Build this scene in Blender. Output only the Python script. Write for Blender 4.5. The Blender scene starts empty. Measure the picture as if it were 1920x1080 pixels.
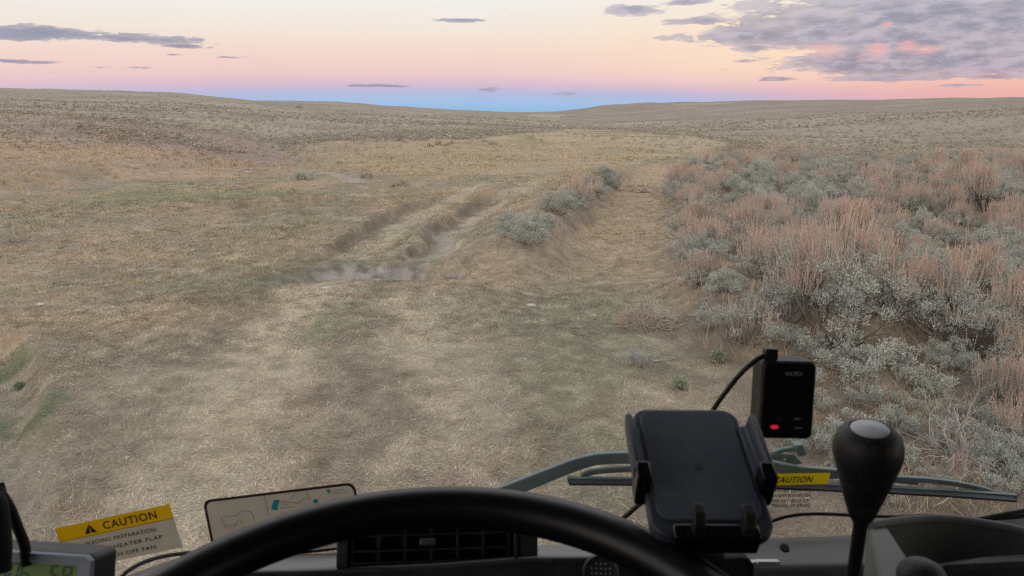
import bpy, bmesh, math, random
import numpy as np
from mathutils import Vector, Matrix, Euler

SC = bpy.context.scene
COL = SC.collection
R = math.radians

# ------------------------------------------------------------------ camera
EYE = np.array([0.0, 0.0, 2.6])
FPX = 1333.0                                   # focal length in pixels of a 1920 wide picture
TH = math.atan(333.0 / 1333.0)                 # downward pitch
cR = np.array([1.0, 0, 0]); cF = np.array([0, math.cos(TH), -math.sin(TH)]); cU = np.array([0, math.sin(TH), math.cos(TH)])
cam = bpy.data.cameras.new("camera")
cam_o = bpy.data.objects.new("camera", cam); COL.objects.link(cam_o)
cam.sensor_width = 36.0; cam.lens = 25.0
cam.clip_start = 0.02; cam.clip_end = 20000
cam.dof.use_dof = True; cam.dof.focus_distance = 12.0; cam.dof.aperture_fstop = 13.0
cam_o.location = EYE
cam_o.rotation_euler = (math.pi / 2 - TH, 0, 0)
SC.camera = cam_o

# ------------------------------------------------------------------ exposure
SC.view_settings.view_transform = 'Standard'
SC.view_settings.look = 'None'
SC.view_settings.exposure = 0.0
SC.view_settings.gamma = 1.0
SC.view_settings.use_curve_mapping = False
SC.cycles.use_denoising = True
SC.cycles.denoising_prefilter = 'NONE'
SC.cycles.use_adaptive_sampling = False
SC.cycles.filter_width = 1.1
SC.cycles.max_bounces = 6
SC.cycles.diffuse_bounces = 2
SC.cycles.transparent_max_bounces = 12
SC.cycles.sample_clamp_indirect = 4.0


def lin(r, g, b):
    return tuple((c / 255 / 12.92 if c / 255 <= 0.04045 else ((c / 255 + 0.055) / 1.055) ** 2.4) for c in (r, g, b))


def ray(px, py):
    return cF + (px - 960) / FPX * cR - (py - 540) / FPX * cU


def Pd(px, py, d):                              # point at depth d along the optical axis
    return EYE + d * ray(px, py)


def Wy(px, py, Y):                              # point at forward distance Y
    v = ray(px, py); return EYE + v * (Y / v[1])


def azel(px, py):
    v = ray(px, py)
    return math.degrees(math.atan2(v[0], v[1])), math.degrees(math.atan2(v[2], math.hypot(v[0], v[1])))


# ------------------------------------------------------------------ sky (twilight opposite the sunset: earth shadow, pink belt, clouds)
world = bpy.data.worlds.new("World"); SC.world = world; world.use_nodes = True
nt = world.node_tree; nt.nodes.clear()


class NG:
    """tiny expression helper for shader node trees"""
    def __init__(s, tree): s.t = tree
    def n(s, kind, **kw):
        x = s.t.nodes.new(kind)
        for k, v in kw.items(): setattr(x, k, v)
        return x
    def put(s, sock, v):
        if isinstance(v, bpy.types.NodeSocket): s.t.links.new(v, sock)
        else: sock.default_value = v
    def m(s, op, a, b=0.0, c=0.0, clamp=False):
        x = s.n('ShaderNodeMath', operation=op, use_clamp=clamp)
        s.put(x.inputs[0], a); s.put(x.inputs[1], b); s.put(x.inputs[2], c)
        return x.outputs[0]
    def smooth(s, v, a, b):
        x = s.n('ShaderNodeMapRange', interpolation_type='SMOOTHSTEP')
        s.put(x.inputs['Value'], v); x.inputs['From Min'].default_value = a; x.inputs['From Max'].default_value = b
        return x.outputs[0]
    def mix(s, f, a, b, mode='MIX'):
        x = s.n('ShaderNodeMix', data_type='RGBA', blend_type=mode)
        s.put(x.inputs[0], f)
        for sock, v in ((x.inputs[6], a), (x.inputs[7], b)):
            if isinstance(v, (tuple, list)) and len(v) == 3: v = (*v, 1)
            s.put(sock, v)
        return x.outputs[2]
    def noise(s, vec, scale, detail=4, rough=0.55, lac=2.0, dist=0.0):
        x = s.n('ShaderNodeTexNoise')
        if vec is not None: s.put(x.inputs['Vector'], vec)
        x.inputs['Scale'].default_value = scale; x.inputs['Detail'].default_value = detail
        x.inputs['Roughness'].default_value = rough; x.inputs['Lacunarity'].default_value = lac
        x.inputs['Distortion'].default_value = dist
        return x.outputs['Fac']
    def ramp(s, f, stops, interp='LINEAR'):
        x = s.n('ShaderNodeValToRGB'); x.color_ramp.interpolation = interp
        el = x.color_ramp.elements
        while len(el) > 1: el.remove(el[0])
        for i, (p, c) in enumerate(stops):
            e = el[0] if i == 0 else el.new(p)
            e.position = p; e.color = (*c, 1)
        s.put(x.inputs[0], f)
        return x.outputs[0]
    def comb(s, a, b, c):
        x = s.n('ShaderNodeCombineXYZ')
        for i, v in enumerate((a, b, c)): s.put(x.inputs[i], v)
        return x.outputs[0]


g = NG(nt)
tc = g.n('ShaderNodeTexCoord')
sep = g.n('ShaderNodeSeparateXYZ'); nt.links.new(tc.outputs['Generated'], sep.inputs[0])
sx, sy, sz = sep.outputs
DEG = 57.29578
A = g.m('MULTIPLY', g.m('ARCTAN2', sx, sy), DEG)                    # azimuth, degrees, 0 = ahead
E = g.m('MULTIPLY', g.m('ARCSINE', sz), DEG)                       # elevation, degrees
# the belt sits higher on the antisolar side and sinks to the right
aoff = g.m('DIVIDE', g.m('ADD', A, 7.0), 42.0)
Eb = g.m('ADD', E, g.m('MULTIPLY', g.m('MINIMUM', g.m('MULTIPLY', aoff, aoff), 1.3), 1.45))
Er = g.m('DIVIDE', g.m('ADD', Eb, 2.0), 92.0)
def ep(e): return (e + 2.0) / 92.0
sky = g.ramp(Er, [
    (ep(-2), lin(112, 172, 228)), (ep(-.4), lin(136, 188, 234)), (ep(0.0), lin(148, 194, 236)), (ep(0.75), lin(166, 198, 235)), (ep(1.35), lin(180, 190, 228)),
    (ep(1.95), lin(212, 190, 214)), (ep(2.7), lin(236, 202, 208)), (ep(4.2), lin(242, 214, 208)),
    (ep(5.9), lin(241, 228, 221)), (ep(8.2), lin(240, 238, 238)), (ep(14), lin(236, 236, 238)),
    (ep(32), (1.05, 1.08, 1.16)), (ep(90), (1.5, 1.54, 1.66))])
# more pink low on the right
pinkf = g.m('MULTIPLY', g.smooth(A, 8, 36), g.m('SUBTRACT', 1.0, g.smooth(E, 1.5, 4.5)))
sky = g.mix(g.m('MULTIPLY', pinkf, 0.75), sky, lin(246, 178, 168))
warm = g.m('MULTIPLY', g.m('MULTIPLY', g.smooth(A, -4, 22), g.smooth(E, 1.0, 3.5)), g.m('SUBTRACT', 1.0, g.smooth(E, 5.0, 11.0)))
sky = g.mix(g.m('MULTIPLY', warm, .75), sky, lin(252, 222, 196))
# sunset glow behind the camera
back = g.m('MULTIPLY', g.smooth(g.m('MULTIPLY', sy, -1.0), 0.0, 0.9), g.m('SUBTRACT', 1.0, g.smooth(E, 2, 40)))
sky = g.mix(back, sky, (2.1, 1.75, 1.5))
cl_noise = g.noise(g.comb(g.m('MULTIPLY', A, 0.20), g.m('MULTIPLY', E, 0.85), 3.1), 1.0, 9, 0.62, 2.1, 0.35)
cl_tiny = g.noise(g.comb(g.m('MULTIPLY', A, 1.1), g.m('MULTIPLY', E, 4.2), 5.3), 1.0, 5, 0.62, 2.0, 0.2)
cl_fine = g.noise(g.comb(g.m('MULTIPLY', A, 0.55), g.m('MULTIPLY', E, 1.7), 8.7), 1.0, 7, 0.6, 2.0, 0.2)
CLOUDS = [  # px, py, half width px, half height px, weight
    (1800, 40, 560, 92, 1.6), (1620, 58, 340, 50, 1.45), (1880, 105, 380, 48, 1.55), (1650, 112, 220, 32, 1.4),
    (1560, 112, 110, 22, .7), (1420, 66, 170, 18, 1.1), (1300, 40, 76, 10, 1.0), (1190, 19, 62, 12, 1.0), (1283, 4, 48, 8, 1.0), (870, 38, 52, 5, .85), (1417, 90, 52, 9, .95),
    (1465, 148, 40, 5, .8), (1660, 146, 130, 8, .8), (1840, 143, 150, 9, .8), (1800, 160, 80, 4, .6), (1395, 114, 25, 4, .6),
    (60, 62, 200, 15, 1.1), (250, 74, 145, 12, 1.05), (340, 86, 50, 5, .9), (325, 102, 26, 3, .55), (20, 115, 45, 4, .7), (75, 117, 30, 3, .5), (430, 108, 30, 2, .28), (180, 126, 40, 2, .25),
    (1072, 175, 46, 3, .34), (722, 162, 42, 2, .27), (905, 167, 24, 1.6, .16)]
mask = None
for (px, py, hw, hh, w) in CLOUDS:
    a0, e0 = azel(px, py); a1, _ = azel(px + hw, py); a2, _ = azel(px - hw, py); _, e1 = azel(px, py - hh)
    ha = (a1 - a2) / 2; he = e1 - e0
    da = g.m('DIVIDE', g.m('SUBTRACT', A, a0), ha); de = g.m('DIVIDE', g.m('SUBTRACT', E, e0), he)
    d = g.m('SQRT', g.m('ADD', g.m('MULTIPLY', da, da), g.m('MULTIPLY', de, de)))
    v = g.m('MULTIPLY', g.m('SUBTRACT', 1.0, d), w)
    v = g.m('MAXIMUM', v, -1.0)
    mask = v if mask is None else g.m('MAXIMUM', mask, v)
cv = g.m('ADD', mask, g.m('MULTIPLY', g.m('SUBTRACT', g.m('ADD', g.m('ADD', g.m('MULTIPLY', cl_noise, .52), g.m('MULTIPLY', cl_tiny, .20)), g.m('MULTIPLY', cl_fine, .28)), 0.5), 4.6))
cm = g.m('ADD', g.m('MULTIPLY', g.smooth(cv, 0.0, 0.32), 0.72), g.m('MULTIPLY', g.smooth(cv, 0.20, 0.8), 0.23))
body = g.smooth(g.m('ADD', g.m('MULTIPLY', cl_fine, .85), g.m('MULTIPLY', cl_tiny, .15)), 0.36, 0.64)
ccol = g.mix(body, lin(134, 138, 168), lin(188, 180, 201))
ccol = g.mix(g.m('MULTIPLY', g.m('SUBTRACT', 1.0, g.smooth(A, -12, 10)), 0.8), ccol, lin(128, 140, 172))
# pale thin places in the top of the bank
thin = g.m('MULTIPLY', g.smooth(cl_noise, 0.52, 0.68), g.smooth(E, 4.6, 7.0))
ccol = g.mix(g.m('MULTIPLY', thin, 0.25), ccol, lin(225, 215, 214))
# puffs still lit pink
pm = None
for (px, py, hw, hh) in ((1540, 93, 56, 18), (1645, 92, 28, 16), (1702, 87, 36, 20), (1738, 92, 40, 15), (1662, 44, 20, 9), (1600, 108, 90, 14)):
    a0, e0 = azel(px, py); a1, _ = azel(px + hw, py); _, e1 = azel(px, py - hh)
    da = g.m('DIVIDE', g.m('SUBTRACT', A, a0), a1 - a0); de = g.m('DIVIDE', g.m('SUBTRACT', E, e0), e1 - e0)
    v = g.m('SUBTRACT', 1.0, g.m('SQRT', g.m('ADD', g.m('MULTIPLY', da, da), g.m('MULTIPLY', de, de))))
    if hw == 90: v = g.m('MULTIPLY', v, .35)
    pm = v if pm is None else g.m('MAXIMUM', pm, v)
pmk = g.smooth(g.m('ADD', pm, g.m('MULTIPLY', g.m('SUBTRACT', g.m('ADD', g.m('MULTIPLY', cl_fine, .5), g.m('MULTIPLY', cl_tiny, .5)), .5), 2.6)), 0.0, 0.8)
ccol = g.mix(g.m('MULTIPLY', pmk, 0.66), ccol, lin(236, 172, 182))
sky = g.mix(g.m('MULTIPLY', cm, g.smooth(sy, 0.0, 0.1)), sky, ccol)
bg1 = g.n('ShaderNodeBackground'); nt.links.new(sky, bg1.inputs['Color']); bg1.inputs['Strength'].default_value = 0.98
nish = g.n('ShaderNodeTexSky', sky_type='NISHITA'); nish.sun_disc = False
nish.sun_elevation = R(1.0); nish.sun_rotation = R(187)
bg2 = g.n('ShaderNodeBackground'); nt.links.new(nish.outputs[0], bg2.inputs['Color']); bg2.inputs['Strength'].default_value = 0.05
addn = g.n('ShaderNodeAddShader'); nt.links.new(bg1.outputs[0], addn.inputs[0]); nt.links.new(bg2.outputs[0], addn.inputs[1])
wout = g.n('ShaderNodeOutputWorld'); nt.links.new(addn.outputs[0], wout.inputs[0])

# the last light of the set sun: a broad warm glow from behind the truck
sun = bpy.data.lights.new("sun", 'SUN'); sun.energy = 0.6; sun.angle = R(40); sun.color = (1.0, 0.87, 0.76)
sun_o = bpy.data.objects.new("sun", sun); COL.objects.link(sun_o)
sd = Vector((0.35, 0.85, -0.42)); sun_o.rotation_euler = sd.to_track_quat('-Z', 'Y').to_euler(); sun_o.location = (0, -20, 30)

# ------------------------------------------------------------------ noise and curves in numpy
def _hash(ix, iy, seed):
    h = (ix.astype(np.int64) * 374761393 + iy.astype(np.int64) * 668265263 + seed * 974634777) & 0xFFFFFFFF
    h = ((h ^ (h >> 13)) * 1274126177) & 0xFFFFFFFF
    return (h ^ (h >> 16)) & 0xFFFF

def perlin(x, y, seed=0):
    xi = np.floor(x); yi = np.floor(y); xf = x - xi; yf = y - yi
    u = xf * xf * xf * (xf * (xf * 6 - 15) + 10); v = yf * yf * yf * (yf * (yf * 6 - 15) + 10)
    def gr(dx, dy):
        a = _hash(xi + dx, yi + dy, seed) * (2 * math.pi / 65536)
        return np.cos(a) * (xf - dx) + np.sin(a) * (yf - dy)
    return ((gr(0, 0) * (1 - u) + gr(1, 0) * u) * (1 - v) + (gr(0, 1) * (1 - u) + gr(1, 1) * u) * v) * 1.5

def fbm(x, y, wl, octv=4, seed=0, rough=0.5):
    s = 0; a = 1.0; f_ = 1.0 / wl; n = 0
    for o in range(octv):
        s = s + a * perlin(x * f_ + o * 17.3, y * f_ - o * 9.1, seed + o); n += a; a *= rough; f_ *= 2.03
    return s / n * 1.4

def sst(v, a, b):
    t = np.clip((v - a) / (b - a), 0, 1); return t * t * (3 - 2 * t)

def poly_dist(x, y, pts):
    """signed distance to a polyline (positive = right of its direction) and position 0..1 along it"""
    best = np.full(x.shape, 1e9); sgn = np.ones(x.shape); tt = np.zeros(x.shape); n = len(pts) - 1
    for i in range(n):
        (ax, ay), (bx, by) = pts[i], pts[i + 1]
        dx, dy = bx - ax, by - ay; L2 = dx * dx + dy * dy + 1e-9
        t = np.clip(((x - ax) * dx + (y - ay) * dy) / L2, 0, 1)
        ex = x - ax - t * dx; ey = y - ay - t * dy; d = np.hypot(ex, ey)
        up = d < best
        best = np.where(up, d, best); sgn = np.where(up, np.sign(dy * ex - dx * ey), sgn); tt = np.where(up, (i + t) / n, tt)
    return best * sgn, tt

def in_poly(x, y, pts):
    c = np.zeros(x.shape, bool); n = len(pts)
    for i in range(n):
        (ax, ay), (bx, by) = pts[i], pts[(i + 1) % n]
        k = ((ay > y) != (by > y)) & (x < (bx - ax) * (y - ay) / (by - ay + 1e-12) + ax)
        c ^= k
    return c

# ------------------------------------------------------------------ the lie of the land
def flat(px, py):                               # where a pixel's ray meets level ground
    v = ray(px, py); t = -EYE[2] / v[2]; p = EYE + t * v; return (p[0], p[1])
def fl(*pp): return [flat(*p) for p in pp]

def zrow(r, py, px):
    a, e = azel(px, py); return r, EYE[2] + r * math.tan(R(e))
Zc = lambda r, z: ('z', r, z)
COLS = {  # picture column: the slope profile along it as (distance, picture row) or height
    -500: [Zc(24, 0), (70, 205), (95, 208), (180, 190), (260, 183), (450, 170)],
    0:    [Zc(24, 0), (70, 211), (95, 216), (180, 193), (260, 184), (450, 168)],
    200:  [Zc(25, 0), (67, 221), (95, 224), (170, 200), (260, 188), (450, 171.5)],
    330:  [Zc(27, 0), (62, 238), (95, 240), (165, 204), (260, 193), (450, 178)],
    440:  [Zc(28, 0), (57, 258), (92, 252), (160, 209), (260, 200), (470, 187)],
    530:  [Zc(31, 0), (52, 282), (92, 262), (160, 215), (260, 205), (500, 191)],
    630:  [Zc(36, 0), (56, 272), (95, 253), (170, 219), (270, 208), (520, 192.5)],
    720:  [Zc(40, 0), (62, 264), (98, 249), (180, 222), (280, 212), (600, 199)],
    830:  [Zc(43, 0), (70, 259), (104, 246), (190, 224), (290, 217), (720, 205)],
    960:  [Zc(45, 0), (78, 254), (112, 244), (200, 227), (300, 220), (950, 210.5)],
    1050: [Zc(45, 0), (82, 251), (118, 243), (200, 233), (300, 223), (900, 209)],
    1120: [Zc(44, 0), (84, 251), (122, 244), (190, 238), (300, 230), (620, 200)],
    1200: [Zc(43, 0), (84, 253), (126, 246), (190, 240), (300, 226), (600, 194)],
    1300: [Zc(41, 0), (80, 257), (128, 249), (190, 238), (290, 226), (580, 191.5)],
    1420: [Zc(38, 0), (68, 273), (118, 255), (175, 231), (280, 218), (560, 190)],
    1560: [Zc(36, .1), (68, 292), (110, 262), (170, 222), (270, 214), (550, 188.5)],
    1730: [Zc(34, .2), (66, 300), (108, 263), (170, 211), (260, 213), (550, 187.5)],
    1920: [Zc(33, .3), (64, 302), (106, 262), (170, 204), (250, 207), (550, 187)],
    2500: [Zc(32, .3), (62, 300), (104, 255), (170, 200), (250, 204), (550, 186)],
}
_az = []; _rows = []
for px, rows in COLS.items():
    out = []
    for q in rows:
        r, z = (q[1], q[2]) if q[0] == 'z' else zrow(q[0], q[1], px)
        out.append((r, z))
    rl, zl = out[-1]
    out += [(rl * 1.35, zl - 3 - abs(zl) * .25), (1800, -6.0), (4500, -18.0)]
    out = [(1, 0.0), (12, 0.0)] + out
    _az.append(azel(px, 212)[0]); _rows.append(out)
_az = np.array(_az)
NA, NR = 721, 700
AZ_T = np.linspace(-60, 60, NA); LR_T = np.linspace(math.log(1.0), math.log(4500), NR)
nk = len(_rows[0])
rk = np.array([[math.log(q[0]) for q in row] for row in _rows]); zk = np.array([[q[1] for q in row] for row in _rows])
def smooth_cols(m):
    o = np.stack([np.interp(AZ_T, _az, m[:, k]) for k in range(m.shape[1])], 1)
    ker = np.hanning(13); ker /= ker.sum()
    pad = np.pad(o, ((6, 6), (0, 0)), 'edge')
    return np.stack([np.convolve(pad[:, k], ker, 'valid') for k in range(o.shape[1])], 1)
rs, zs = smooth_cols(rk), smooth_cols(zk)
def pchip(xk, yk, x):
    h = np.diff(xk); dl = np.diff(yk) / h; m = np.zeros(len(xk))
    for i in range(1, len(xk) - 1):
        if dl[i - 1] * dl[i] > 0:
            w1 = 2 * h[i] + h[i - 1]; w2 = h[i] + 2 * h[i - 1]
            m[i] = (w1 + w2) / (w1 / dl[i - 1] + w2 / dl[i])
    i = np.clip(np.searchsorted(xk, x) - 1, 0, len(xk) - 2); t = (x - xk[i]) / h[i]
    t = np.clip(t, 0, 1)
    return ((1 + 2 * t) * (1 - t) ** 2 * yk[i] + t * (1 - t) ** 2 * h[i] * m[i] + t * t * (3 - 2 * t) * yk[i + 1] + t * t * (t - 1) * h[i] * m[i + 1])
ZT = np.stack([pchip(rs[a], zs[a], LR_T) for a in range(NA)])

LEFT_BANK = fl((560, 500), (610, 462), (695, 416), (734, 394), (781, 377), (840, 362))
LEFT_FLOOR = fl((600, 510), (657, 470), (758, 416), (836, 373), (890, 353), (980, 330))
RIGHT_BANK = fl((745, 488), (797, 439), (851, 400), (890, 373), (925, 358))
RIGHT_FLOOR = fl((790, 486), (812, 470), (867, 416), (929, 373), (1000, 345), (1060, 322))
PIT = fl((585, 522), (640, 510), (700, 512), (790, 517))
PIT_B = fl((780, 512), (858, 508))
RIDGE = fl((985, 520), (1000, 470), (1026, 420), (1075, 375), (1130, 335), (1160, 318))
RTRACK = fl((1080, 640), (1110, 540), (1150, 450), (1185, 390), (1205, 345), (1230, 312))
FIELD_EDGE = fl((1330, 760), (1290, 660), (1262, 520), (1246, 440), (1250, 390), (1268, 345), (1310, 308), (1350, 296))
LEFT_EDGE = fl((-300, 520), (-60, 560), (15, 610), (62, 670), (100, 740), (98, 850), (80, 960))
GULLY = fl((-260, 385), (0, 366), (100, 354), (200, 341), (300, 334))
PITS = fl((468, 384), (488, 402), (572, 378), (588, 400), (540, 378))

def wob(x, y, wl, amp, seed):
    return x + amp * fbm(x, y, wl, 3, seed), y + amp * fbm(x, y, wl, 3, seed + 40)

def height(x, y):
    x = np.asarray(x, float); y = np.asarray(y, float)
    r = np.hypot(x, y); az = np.degrees(np.arctan2(x, y))
    azc = np.clip(az, -59.99, 59.99)
    fa = (azc + 60) / 120 * (NA - 1); fr = np.clip((np.log(np.maximum(r, 1.0001)) - LR_T[0]) / (LR_T[-1] - LR_T[0]), 0, .99999) * (NR - 1)
    ia = np.clip(fa.astype(int), 0, NA - 2); ir = np.clip(fr.astype(int), 0, NR - 2); ta = fa - ia; tr = fr - ir
    z = (ZT[ia, ir] * (1 - ta) * (1 - tr) + ZT[ia + 1, ir] * ta * (1 - tr) + ZT[ia, ir + 1] * (1 - ta) * tr + ZT[ia + 1, ir + 1] * ta * tr)
    z = z * (1 - sst(np.abs(az), 60, 130))
    z = z + (0.55 * sst(r, 45, 140) + .75 * sst(r, 130, 220)) * fbm(x, y, 60, 3, 5) + 0.28 * fbm(x, y, 17, 3, 6) * sst(r, 25, 60) * (1 - sst(r, 180, 350))
    near = 1 - sst(r, 45, 70)
    z = z + near * (0.10 * fbm(x, y, 6, 3, 1) + 0.035 * fbm(x, y, 1.3, 3, 2) + .012 * fbm(x, y, .35, 2, 3)) * sst(r, 2.5, 6)
    wx, wy = wob(x, y, 1.2, .22, 60)
    s, t = poly_dist(wx, wy, LEFT_BANK); e = sst(t, .0, .3) * (1 - sst(t, .7, 1))
    z = z - .25 * e * sst(s, -.05, .18) * (1 - sst(s, .5, 1.7))
    s, t = poly_dist(wx, wy, RIGHT_BANK); e = sst(t, .0, .08) * (1 - sst(t, .7, 1))
    z = z - .23 * e * sst(s, -.05, .16) * (1 - sst(s, .45, 1.3))
    for P_, dep in ((PIT, .24), (PIT_B, .10)):
        s, t = poly_dist(wx, wy, P_); z = z - dep * np.where(s > 0, 1 - sst(s, .22, .34), 1 - sst(-s, .05, .95))
    s, t = poly_dist(wx, wy, RIDGE); e = sst(t, .0, .2) * (1 - sst(t, .85, 1))
    z = z + e * np.where(s > 0, .36 * (1 - sst(s, .05, 1.0)), .40 * (1 - sst(-s, .1, 1.9)))
    s, t = poly_dist(wx, wy, RTRACK); z = z - .15 * (1 - sst(np.abs(s), .5, 1.5)) * sst(t, .02, .3)
    s, t = poly_dist(wx, wy, FIELD_EDGE); fieldz = sst(s, -.15, .7); z = z + .30 * fieldz * near * sst(y, 5, 9)
    s, t = poly_dist(wx, wy, LEFT_EDGE); z = z - .26 * sst(s, -.06, .30) * near * (1 - sst(y, 9.5, 11.5))* sst(y, 2.5, 4)
    s, t = poly_dist(wx, wy, GULLY); z = z - .28 * (1 - sst(np.abs(s + .3), .5, 1.8)) * (1 - sst(t, .8, 1)) + .12 * sst(-s, 1.2, 2.2) * (1 - sst(-s, 2.6, 5)) * (1 - sst(t, .8, 1))
    for (qx, qy) in PITS:
        d = np.hypot((wx - qx), (wy - qy) * .6); z = z - .26 * (1 - sst(d, .12, .55)) + .07 * (1 - sst(np.abs(d - .65), 0, .35))
    return z

def ground_hit(px, py):
    v = ray(px, py); t = np.exp(np.linspace(math.log(2.0), math.log(3000), 4000))
    P = EYE + t[:, None] * v
    hit = np.nonzero(P[:, 2] < height(P[:, 0], P[:, 1]))[0]
    i = hit[0] if len(hit) else len(t) - 1
    return P[i, 0], P[i, 1], float(height(P[i:i + 1, 0], P[i:i + 1, 1])[0])

# ------------------------------------------------------------------ what grows or lies where (true surface colours)
AL = 1.07
def alb(r, g_, b): return np.array(lin(r, g_, b)) * AL
MEADOW = [ground_hit(*p)[:2] for p in ((600, 296), (760, 268), (900, 262), (1010, 249), (1060, 243), (1200, 246), (1330, 262), (1380, 272), (1290, 292), (1240, 312), (980, 318), (760, 330))]
VALLEY = [ground_hit(*p)[:2] for p in ((985, 219), (1050, 222), (1060, 214), (1000, 213))]
SCAR = [ground_hit(*p)[:2] for p in ((300, 233), (400, 243), (470, 262), (530, 286), (510, 300), (420, 290), (380, 262))]
SCAR_L = [ground_hit(*p)[:2] for p in ((0, 300), (140, 296), (260, 290), (420, 288))]

def surface(x, y):
    """colour, grass density, sage density of the ground"""
    n = x.shape[0]; r = np.hypot(x, y); az = np.degrees(np.arctan2(x, y))
    C = np.tile(alb(142, 128, 104), (n, 1)); dens = np.ones(n)
    def mixc(m, c): 
        nonlocal C
        C = C * (1 - m[:, None]) + np.asarray(c) * m[:, None]
    a1 = fbm(x, y, 2.2, 4, 11); a2 = fbm(x, y, .8, 3, 12); a3 = fbm(x, y, 5.0, 3, 13); a4 = fbm(x, y, 1.4, 4, 14); a5 = fbm(x, y, .24, 2, 16); a6 = fbm(x, y, .55, 2, 17)
    mixc(sst(a3, .05, .5) * .65, alb(166, 141, 110))             # ochre grass
    mixc(sst(-a3, .05, .5) * .6, alb(136, 130, 104))             # olive
    nearf = 1 - sst(r, 5.5, 10)
    mixc(nearf * .5, alb(148, 133, 108))
    mixc(sst(a1, .15, .55) * .55, alb(162, 138, 110))
    mixc(sst(a2, .2, .6) * .45, alb(176, 160, 136))
    mixc(sst(-a2, .25, .6) * .4, alb(122, 110, 94))
    mixc(sst(a4, .30, .6) * .5 * sst(-a1, -.3, .2), alb(112, 116, 84))
    nr_ = 1 - sst(r, 12, 22)
    wx, wy = wob(x, y, 1.5, .45, 61)
    # pale worn lane in front of the truck and up the ruts
    s, t = poly_dist(wx, wy, fl((780, 1050), (770, 800), (760, 640), (755, 560)))
    mixc((1 - sst(np.abs(s), .15, .75)) * .65 * sst(fbm(x, y, 1.6, 3, 38), -.9, -.1), alb(180, 163, 135))
    s, t = poly_dist(wx, wy, fl((640, 1050), (665, 800), (680, 640), (690, 580)))
    mixc((1 - sst(np.abs(s), .1, .45)) * .5, alb(126, 112, 94))
    s, t = poly_dist(wx, wy, fl((100, 1000), (200, 800), (330, 650)))
    mixc((1 - sst(np.abs(s), .3, 1.2)) * .35, alb(128, 118, 100))
    s, t = poly_dist(wx, wy, fl((330, 1000), (430, 800), (530, 640), (590, 545)))
    mixc((1 - sst(np.abs(s), .2, .85)) * .75 * sst(fbm(x, y, 1.6, 3, 39), -.9, -.1), alb(182, 165, 137))
    s, t = poly_dist(wx, wy, fl((950, 1000), (900, 800), (860, 640), (850, 560)))
    mixc((1 - sst(np.abs(s), .1, .5)) * .35, alb(172, 158, 136))
    s, t = poly_dist(wx, wy, fl((1060, 950), (1010, 780), (975, 640), (960, 560)))
    mixc((1 - sst(np.abs(s), .05, .35)) * .45 * sst(fbm(x, y, .9, 3, 15), -.3, .4), alb(112, 116, 92))
    s, t = poly_dist(wx, wy, fl((1180, 900), (1120, 760), (1120, 640), (1130, 560)))
    mixc((1 - sst(np.abs(s), .1, .9)) * .35, alb(120, 122, 92))
    s, t = poly_dist(wx, wy, fl((610, 640), (620, 590), (660, 575))); mixc((1 - sst(np.abs(s), .05, .45)) * .65, alb(112, 118, 84))
    for F_ in (LEFT_FLOOR, RIGHT_FLOOR):
        s, t = poly_dist(wx, wy, F_); m = (1 - sst(np.abs(s), .12, .55)) * (1 - sst(t, .8, 1)); mixc(m * .55 * sst(fbm(x, y, 1.1, 3, 35), -.9, -.1), alb(176, 163, 138)); dens *= 1 - .2 * m
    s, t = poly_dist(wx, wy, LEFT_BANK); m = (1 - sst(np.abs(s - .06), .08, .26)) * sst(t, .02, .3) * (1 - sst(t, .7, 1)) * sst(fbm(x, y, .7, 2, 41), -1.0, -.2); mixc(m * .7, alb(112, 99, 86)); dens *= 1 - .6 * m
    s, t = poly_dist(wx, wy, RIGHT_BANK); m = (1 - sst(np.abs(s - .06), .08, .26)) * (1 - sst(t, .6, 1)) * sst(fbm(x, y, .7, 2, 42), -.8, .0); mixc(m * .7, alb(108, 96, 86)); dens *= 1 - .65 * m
    s, t = poly_dist(wx, wy, RIGHT_BANK); m = (1 - sst(np.abs(s - .35), .08, .3)) * (1 - sst(t, .3, .5)); mixc(m * .6, alb(148, 140, 130)); dens *= 1 - .6 * m
    for P_, w_ in ((PIT, .78), (PIT_B, .30)):
        s, t = poly_dist(wx, wy, P_); s = np.where(s > 0, s * 2.1, s); m = (1 - sst(np.abs(s), w_ * .8, w_)) * sst(fbm(x, y, .6, 3, 36) + .35 * (P_ is PIT), -.55, -.2); mixc(m * .96, alb(146, 136, 127)); mixc(m * sst(fbm(x, y, .30, 3, 37), -.15, .3) * .85, alb(98, 89, 82)); dens *= 1 - .98 * m
        m2 = (1 - sst(np.abs(np.abs(s) - w_), .02, .16)) * sst(fbm(x, y, .5, 2, 31), -.1, .3); mixc(m2 * .7, alb(94, 106, 70))
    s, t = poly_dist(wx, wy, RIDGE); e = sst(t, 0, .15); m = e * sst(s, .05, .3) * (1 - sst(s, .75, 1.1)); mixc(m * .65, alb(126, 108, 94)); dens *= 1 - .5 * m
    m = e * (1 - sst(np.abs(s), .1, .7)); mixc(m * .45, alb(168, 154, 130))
    s, t = poly_dist(wx, wy, RTRACK); m = 1 - sst(np.abs(s), .5, 1.2); mixc(m * .75 * sst(t, .1, .35), alb(166, 143, 114))
    mixc(m * (1 - sst(t, .1, .4)) * .4, alb(124, 122, 96))
    mixc(nr_ * sst(a5, .1, .5) * .22, alb(112, 100, 84)); mixc(nr_ * sst(-a5, .15, .5) * .25, alb(184, 170, 144)); mixc(nr_ * sst(a6, .2, .55) * .25, alb(120, 104, 84))
    # sage field litter
    s, t = poly_dist(wx, wy, FIELD_EDGE); fld = sst(s, -.1, .5) * (1 - sst(r, 34, 42)) * sst(y, 3, 4.5)
    mixc(fld * .85, alb(116, 103, 88)); mixc(fld * sst(a2, .0, .5) * .6, alb(150, 132, 108)); dens *= 1 - .40 * fld
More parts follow.
